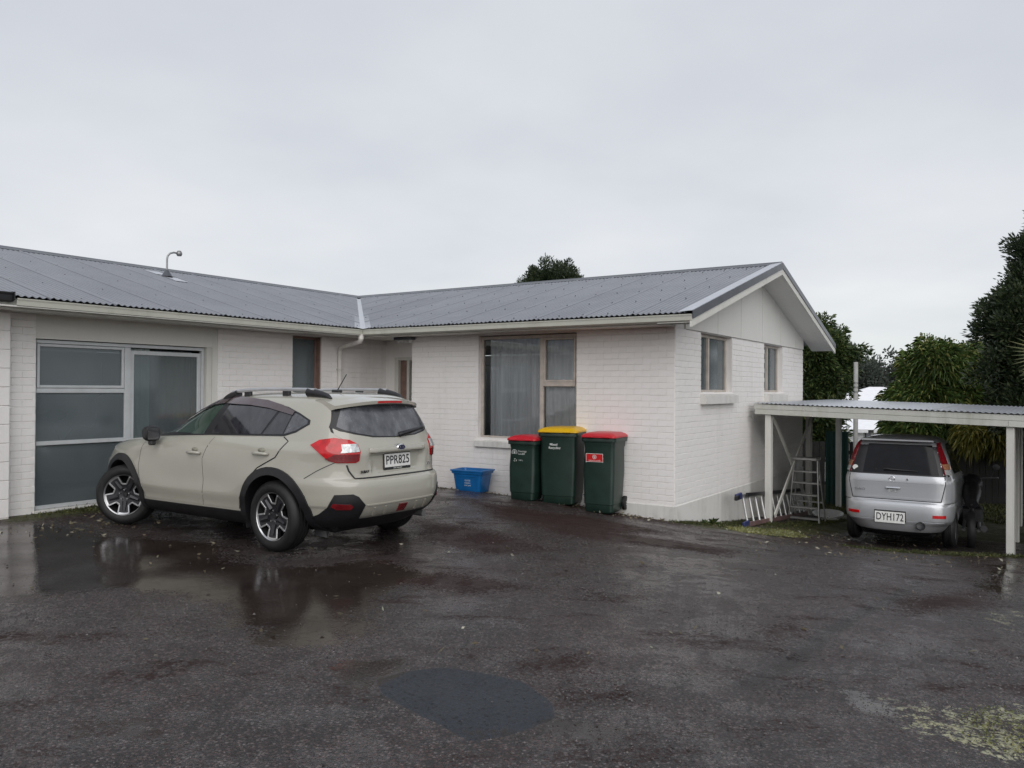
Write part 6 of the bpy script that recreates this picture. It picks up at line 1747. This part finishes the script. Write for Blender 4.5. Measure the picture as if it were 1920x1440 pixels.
# ------------------------------------------------------------------ foliage
def leaves_mesh(name, C, D, L, W, mat, droop=.0, fold=.25):
    """many pointed folded leaves: C centres(n,3), D directions(n,3), lengths, widths"""
    n = len(C); D = D / (np.linalg.norm(D, axis=1, keepdims=True) + 1e-9)
    up = rng.normal(0, 1, (n, 3)); s = np.cross(D, up); s /= np.linalg.norm(s, axis=1, keepdims=True) + 1e-9
    nn = np.cross(s, D)
    L = np.asarray(L).reshape(-1, 1) * np.ones((n, 1)); W = np.asarray(W).reshape(-1, 1) * np.ones((n, 1))
    base = C; tip = C + D * L; tip[:, 2] -= (droop * L[:, 0]); mid = C + D * L * .45
    a = mid + s * W * .5 + nn * W * fold; b = mid - s * W * .5 + nn * W * fold
    V = np.stack([base, a, tip, b], 1).reshape(-1, 3)
    f = (np.arange(n)[:, None] * 4 + np.array([[0, 1, 2, 3]]))
    tri = np.concatenate([f[:, [0, 1, 2]], f[:, [0, 2, 3]]], 1).reshape(-1, 3)
    me = bpy.data.meshes.new(name)
    me.vertices.add(len(V)); me.vertices.foreach_set('co', V.ravel())
    me.loops.add(tri.size); me.loops.foreach_set('vertex_index', tri.ravel().astype(np.int32))
    me.polygons.add(len(tri)); me.polygons.foreach_set('loop_start', np.arange(0, tri.size, 3, dtype=np.int32))
    me.update(calc_edges=True); me.materials.append(mat); return me
def unit(n):
    v = rng.normal(0, 1, (n, 3)); return v / np.linalg.norm(v, axis=1, keepdims=True)
def crown(name, blobs, per, L, W, mat, parent, droop=.1, cl=.28, shell=.55, upb=.3, kind=None):
    """blobs: (x,y,z,rx,ry,rz,n_clumps); sprays of leaves round clump centres near each blob's skin"""
    Cs, Ds = [], []
    for x, y, z, rx, ry, rz, k in blobs:
        d = unit(k); r = shell + (1 - shell) * rng.random((k, 1)) ** .6; r *= (1 + .16 * rng.normal(0, 1, (k, 1)))
        cen = np.array([x, y, z]) + d * r * np.array([rx, ry, rz])
        m_ = rng.integers(int(per * .5), int(per * 1.4), k)
        for c, dd, q in zip(cen, d, m_):
            o = unit(q); p = c + o * cl * rng.random((q, 1)) ** .5 * rng.uniform(.6, 1.2)
            Cs.append(p); Ds.append(o * .9 + dd * .7 + np.array([0, 0, upb]) + rng.normal(0, .3, (q, 3)))
    C, D = np.concatenate(Cs), np.concatenate(Ds); n = len(C)
    me = leaves_mesh(name, C, D, L * rng.uniform(.6, 1.25, n), W * rng.uniform(.7, 1.2, n), mat, droop)
    return link(name, me, parent, kind)
def trunk(parent, pts, r0, r1, limbs=()):
    m = MB(); k = len(pts); m.tube(pts, [r0 + (r1 - r0) * i / (k - 1) for i in range(k)], 10)
    for l, ra, rb in limbs: m.tube(l, [ra + (rb - ra) * i / (len(l) - 1) for i in range(len(l))], 7)
    return m.obj('trunk', M['bark'], parent, smooth=60)
# round tree behind the roof
t = empty('tree', (1.27, 25.5, gz(1.27, 25.5)), 0, 'dark round-headed tree showing above the roof ridge', 'tree')
zt = -t.location.z
trunk(t, [(0, 0, -.2), (.05, 0, 2), (0, .05, zt + 4)], .2, .08, [([(0, 0, 3), (.5, .1, zt + 4)], .08, .03), ([(0, 0, 3.2), (-.5, -.1, zt + 4.1)], .08, .03)])
crown('crown', [(0, 0, zt + 4.5, .95, 1.0, .95, 330), (-.45, 0, zt + 4.25, .75, .8, .75, 200), (.42, -.1, zt + 4.5, .60, .7, .72, 180), (0, 0, zt + 4.3, .6, .6, .6, 150)], 90, .10, .036, M['leaf_dark'], t, .05, .20, .55, .5)
# broadleaf tree beyond the gable
t = empty('tree', (8.1, 21.6, gz(8.1, 21.6)), 0, 'glossy green tree just past the gable corner', 'tree'); zt = -t.location.z
trunk(t, [(0, 0, -.2), (.1, 0, 1), (0, .05, zt + 2.2)], .14, .06, [([(0, 0, 1.2), (.7, .1, zt + 2)], .07, .03), ([(0, 0, 1.3), (-.6, -.1, zt + 2)], .07, .03)])
crown('crown', [(-.1, 0, zt + 2.3, .95, .9, 1.0, 170), (.25, 0, zt + 1.8, .65, .8, .75, 120), (.55, 0, zt + 2.5, .5, .6, .42, 70), (-.25, 0, zt + 1.0, .95, .9, .8, 150), (.1, -.3, zt + .35, .5, .6, .55, 60), (-.75, 0, zt + 2.6, .7, .7, .8, 80), (.1, .2, zt + 3.05, .5, .5, .35, 50)], 110, .145, .050, M['leaf_mid'], t, .25, .26, .4, .15)
# bamboo clump
t = empty('bamboo', (12.05, 22.6, gz(12.05, 22.6)), 0, 'bright bushy bamboo clump behind the fence', 'bamboo'); zt = -t.location.z
m = MB()
for k in range(22):
    x, y = rng.uniform(-.7, 1.6), rng.uniform(-.6, .6); m.tube([(x * .6, y, -.2), (x * .8, y, 2), (x * 1.05, y, zt + rng.uniform(.6, 2.0))], [.025, .02, .01], 6)
m.obj('canes', M['leaf_bamboo'], t, smooth=60)
crown('foliage', [(-.25, -.3, zt + 2.15, .62, .7, .65, 110), (.75, 0, zt + 2.15, .85, .9, .75, 150), (-.55, -.3, zt + 1.2, .75, .8, .70, 140), (0.3, -.5, zt + .85, .95, .9, .9, 200), (1.2, -.3, zt + .9, .9, .9, .9, 170), (-.85, -.4, zt + .45, .62, .7, .55, 90), (.3, -.5, zt - .3, 1.2, .8, .7, 150), (1.5, 0, zt + 1.9, .7, .7, .8, 90)], 70, .22, .036, M['leaf_bamboo'], t, .55, .30, .5, -.05)
# yellowing shrub over the fence
t = empty('shrub', (12.55, 19.35, gz(12.55, 19.35)), 0, 'yellowing leafy shrub hanging over the dark fence', 'shrub'); zt = -t.location.z
trunk(t, [(0, .5, 0), (0, .45, zt)], .05, .03)
crown('foliage', [(-.55, 0, zt + .48, .55, .35, .32, 60), (.1, .1, zt + .75, .6, .3, .35, 60), (-1.1, .1, zt + .42, .5, .3, .25, 50)], 26, .22, .05, M['leaf_yellow'], t, .7, .2, .3, -.3)
crown('foliage', [(.55, -.05, zt + .42, .55, .35, .3, 70), (1.0, .1, zt + .6, .5, .3, .4, 60)], 26, .22, .05, M['leaf_mid'], t, .7, .2, .3, -.3)
# tall dark tree at the right edge
t = empty('tree', (12.2, 17.6, gz(12.2, 17.6)), 0, 'tall dark evergreen tree filling the right edge', 'tree'); zt = -t.location.z
trunk(t, [(0, 0, -.2), (.05, 0, 2), (0, .05, zt + 5.4)], .22, .04, [([(0, 0, 2.4), (-1.2, 0, zt + 2)], .07, .02), ([(0, 0, 3), (-.9, .3, zt + 3)], .06, .02), ([(0, 0, 3), (.9, .3, zt + 3)], .06, .02)])
crown('crown', [(0, 0, zt + 5.2, .55, .6, .75, 80), (-.35, 0, zt + 4.4, .75, .8, .8, 130), (.4, 0, zt + 4.3, .8, .8, .8, 120), (-.75, 0, zt + 3.5, .85, .9, .7, 150), (.2, 0, zt + 3.4, 1.1, 1, .9, 180), (-1.05, 0, zt + 2.95, .75, .8, .65, 120), (-.85, 0, zt + 2.2, .9, .9, .7, 150), (.3, -.2, zt + 2.2, 1.2, 1, .9, 180), (-.55, -.1, zt + 1.5, .95, .9, .6, 140), (.5, -.2, zt + 1.2, 1.1, .9, .7, 130), (-1.05, -.2, zt + 1.1, .6, .6, .45, 60)], 110, .125, .045, M['leaf_dark'], t, .05, .26, .35, .5)
# fan palm frond reaching in from the right
t = empty('fan_palm', (9.25, 12.6, gz(9.25, 12.6)), 0, 'pale green fan palm leaf poking in from the right edge', 'palm'); zt = -t.location.z
m = MB(); m.tube([(0.35, 0, -.1), (.3, 0, zt + .9)], [.14, .11], 10); m.obj('trunk', M['bark'], t, smooth=60)
def fan(px, pz, py, a_mid, spread, n, L):
    m = MB()
    m.tube([(.3, 0, zt + .9), (px * .5 + .15, py * .5, (zt + .9 + pz) * .5 + .12), (px, py, pz)], [.02, .016, .012], 6)
    for i in range(n):
        a = a_mid + spread * (i / (n - 1) - .5); l = L * (1 - .25 * abs(i / (n - 1) - .5) * 2) * random.uniform(.93, 1.05)
        d = Vector((math.cos(a), random.uniform(-.10, .10), math.sin(a))).normalized(); s = Vector((-d.z, .35, d.x)).normalized() * .016
        p = Vector((px, py, pz)); q = p + d * l * .55; e = p + d * l - Vector((0, 0, .03 * l))
        up = Vector((0, -.012, 0))
        m.add([p, q + s, q + up, q - s, e], [(0, 1, 2), (0, 2, 3), (1, 4, 2), (2, 4, 3)])
    return m.obj('frond', M['leaf_palm'], t)
fan(-.72, zt + 2.10, 0, R(158), R(150), 26, .75)
fan(.9, zt + 2.2, .3, R(40), R(150), 22, .75); fan(.3, zt + 2.5, .5, R(95), R(150), 22, .75); fan(-.2, zt + 1.9, .8, R(200), R(140), 22, .6)
# far wooded rise
Cs = []
blobs = []
for k in range(46):
    x = rng.uniform(32, 92); y = rng.uniform(104, 122); hgt = 4.2 + 2.2 * math.sin((x - 30) / 9) * .5 + rng.uniform(-.8, .9)
    blobs.append((x, y, hgt - 3, 3.2, 3, 3.4, 26))
    blobs.append((x, y, hgt - 8, 4, 3, 4, 18))
ft = crown('far_trees', blobs, 110, .55, .34, M['leaf_far'], None, .1, 1.3, .5, .2, 'stuff')
tag(ft, 'hazy wooded rise beyond the white house', 'trees')

# ------------------------------------------------------------------ small plants, moss, leaf litter
for i, (px, py, s, lab) in enumerate(((2.62, 11.40, .10, 'small weed sprout at the foot of the gable wall near the corner'), (2.80, 11.66, .15, 'leafy weed at the foot of the gable wall beside the ladder feet'))):
    t = empty('weed', (px + .12, py - .08, gz(px + .12, py - .08)), 0, lab, 'weed', 'weeds by the gable wall')
    k = 60; o = unit(k); o[:, 2] = np.abs(o[:, 2]) + .35
    me = leaves_mesh('leaves', o * s * .35 * rng.random((k, 1)), o, s * rng.uniform(.35, .8, k), s * .28, M['leaf_mid'], .15); link('leaves', me, t)
def scatter(name, mat, n, place, L, W, flat=.35, label=None, cat=None):
    P = place(n); n = len(P); z = gh(P[:, 0], P[:, 1]); C = np.c_[P, z + .004]
    D = unit(n); D[:, 2] = np.abs(D[:, 2]) * flat
    me = leaves_mesh(name, C, D, L * rng.uniform(.4, 1.5, n), W * rng.uniform(.5, 1.4, n), mat, -.05, .12)
    o = link(name, me, None, 'stuff'); return tag(o, label, cat)
def along(pts, w):
    pts = np.array(pts, float)
    def f(n):
        seg = np.linalg.norm(np.diff(pts, axis=0), axis=1); c = np.r_[0, np.cumsum(seg)]; u = rng.random(n) * c[-1]
        k = np.clip(np.searchsorted(c, u) - 1, 0, len(seg) - 1); t = ((u - c[k]) / seg[k])[:, None]
        return pts[k] * (1 - t) + pts[k + 1] * t + rng.normal(0, w, (n, 2))
    return f
def inside(polys, jitter=.1):
    def f(n):
        out = []
        for p in polys:
            p = np.array(p); lo, hi = p.min(0) - jitter, p.max(0) + jitter
            q = rng.uniform(lo, hi, (n * 3, 2)); d = sdf(q[:, 0], q[:, 1], p.tolist()); q = q[d < jitter * rng.random(len(q))]; out.append(q[:n // len(polys)])
        return np.concatenate(out)
    return f
wallB = [hw(-3.9, -.10), hw(-.02, -.10)]
scatter('leaf_litter', M['litter'], 620, along(wallB, .22), .045, .02, .3, 'pale leaf litter scattered along the front wall', 'leaf litter')
scatter('leaf_litter', M['litter'], 420, along([hw(.10, .1), hw(.9, 3.0), hw(2.3, 4.0)], .30), .045, .02, .3, 'pale litter on the ground beside the gable wall', 'leaf litter')
scatter('leaf_litter', M['litter'], 200, along([(-5.5, 9.3), (-4.7, 10.0), (-4.4, 8.8), (-5.2, 8.5)], .30), .05, .022, .3, 'pale litter beside the sliding window and block wall', 'leaf litter')
scatter('leaf_litter', M['litter'], 260, inside([[(3.0, 9.0), (6.5, 9.5), (6.6, 11.6), (4.6, 11.6), (3.2, 10.6)]], .4), .05, .022, .25, 'scattered pale litter on the asphalt by the carport', 'leaf litter')
scatter('leaf_litter', M['litter'], 130, inside([[(-5.5, 4.5), (3.5, 4.5), (3.5, 8.5), (-1, 9.5), (-5, 7.5)]], .2), .045, .022, .2, 'a few fallen leaves dotted over the wet asphalt', 'leaf litter')
scatter('moss', M['moss'], 5200, inside([[(3.15, 11.55), (3.65, 12.2), (4.45, 12.75), (4.55, 12.45), (3.9, 11.75), (3.2, 11.1)]], .12), .030, .016, .8, 'pale yellow moss strip on the ground before the ladder', 'moss')
scatter('moss', M['darkmoss'], 7000, along([hw(.10, -.05), hw(.18, 2.6), hw(.6, 3.4), hw(1.0, 6.0)], .10), .035, .014, 1.2, 'dark green moss along the foot of the gable wall', 'moss')
scatter('moss', M['darkmoss'], 9000, inside([[(6.6, 16.8), (9.5, 16.2), (12.0, 15.2), (12.5, 19), (7.0, 20.2)]], .2), .09, .03, 1.0, 'mossy grass on the ground behind the carport', 'moss')
scatter('moss', M['darkmoss'], 5000, inside([[(7.0, 10.8), (8.2, 11.9), (9.4, 13.2), (10.2, 12.0), (8.2, 10.4)], [(4.9, 11.75), (6.3, 11.35), (7.2, 10.75), (6.4, 10.9), (5.0, 11.35)]], .12), .035, .016, .9, 'patchy moss at the carport entrance', 'moss')
scatter('moss', M['darkmoss'], 2600, along([(-5.55, 9.55), (-5.1, 10.2), (-4.75, 10.75)], .13), .035, .015, .9, 'dark moss below the sliding window', 'moss')
scatter('moss', M['moss'], 900, inside([[(2.3, 4.05), (2.5, 4.15), (2.7, 4.1), (2.45, 3.5), (2.2, 3.75)]], .08), .013, .008, .7, 'pale lichen crust on the asphalt in the lower right corner', 'moss')

# loose grit lying on the old seal
def grit(n):
    q = np.c_[rng.uniform(-7, 7.5, n), 2.6 + 8.4 * rng.random(n) ** 1.35]
    inwater = sdf(q[:, 0], q[:, 1], PUDDLES[0]) < .12
    inpatch = sdf(q[:, 0], q[:, 1], PATCH) < .02
    keep = ~((inwater | inpatch) & (rng.random(n) > .05))
    keep &= ((q[:, 0] - HC[0]) * .5505 + (q[:, 1] - HC[1]) * .8348) < -.05
    keep &= np.abs(q[:, 0]) < q[:, 1] * .72 + .5
    nz = np.sin(q[:, 0] * 2.7 + 1.3 * np.sin(q[:, 1] * 1.9)) + np.sin(q[:, 1] * 3.1 + q[:, 0])
    keep &= rng.random(n) < .45 + .3 * nz
    q = q[keep]; n = len(q); z = gh(q[:, 0], q[:, 1])
    r = rng.uniform(.0025, .0062, n)[:, None, None] * (1 + .9 * (rng.random(n) < .06))[:, None, None]
    o = np.array([[1, 0, 0], [-.5, .87, 0], [-.5, -.87, 0], [.3, .2, .9], [-.25, -.1, .75]])[None] * r * rng.uniform(.6, 1.3, (n, 1, 3))
    a = rng.uniform(0, 6.28, n); ca, sa = np.cos(a)[:, None], np.sin(a)[:, None]
    V = np.stack([o[..., 0] * ca - o[..., 1] * sa, o[..., 0] * sa + o[..., 1] * ca, o[..., 2]], -1)
    V += np.c_[q, z + .0005][:, None]
    f = np.array([[0, 1, 3], [1, 4, 3], [1, 2, 4], [2, 3, 4], [2, 0, 3]])
    F = (np.arange(n)[:, None, None] * 5 + f[None]).reshape(-1, 3)
    me = bpy.data.meshes.new('grit'); V = V.reshape(-1, 3)
    me.vertices.add(len(V)); me.vertices.foreach_set('co', V.ravel())
    me.loops.add(F.size); me.loops.foreach_set('vertex_index', F.ravel().astype(np.int32))
    me.polygons.add(len(F)); me.polygons.foreach_set('loop_start', np.arange(0, F.size, 3, dtype=np.int32))
    me.update(calc_edges=True)
    t = NT('wet_grit'); i = t.island()
    c = t.mix(t.rng(i, 0, .55), (0.012, 0.010, 0.010), (0.055, 0.046, 0.045)); c = t.mix(t.rng(i, .55, 1.0), c, (0.17, 0.15, 0.145))
    me.materials.append(t.done(t.bsdf(c, .22, 0, .55)))
    return tag(link('gravel', me, None, 'stuff'), 'loose wet grit scattered over the asphalt yard', 'gravel')
grit(150000)
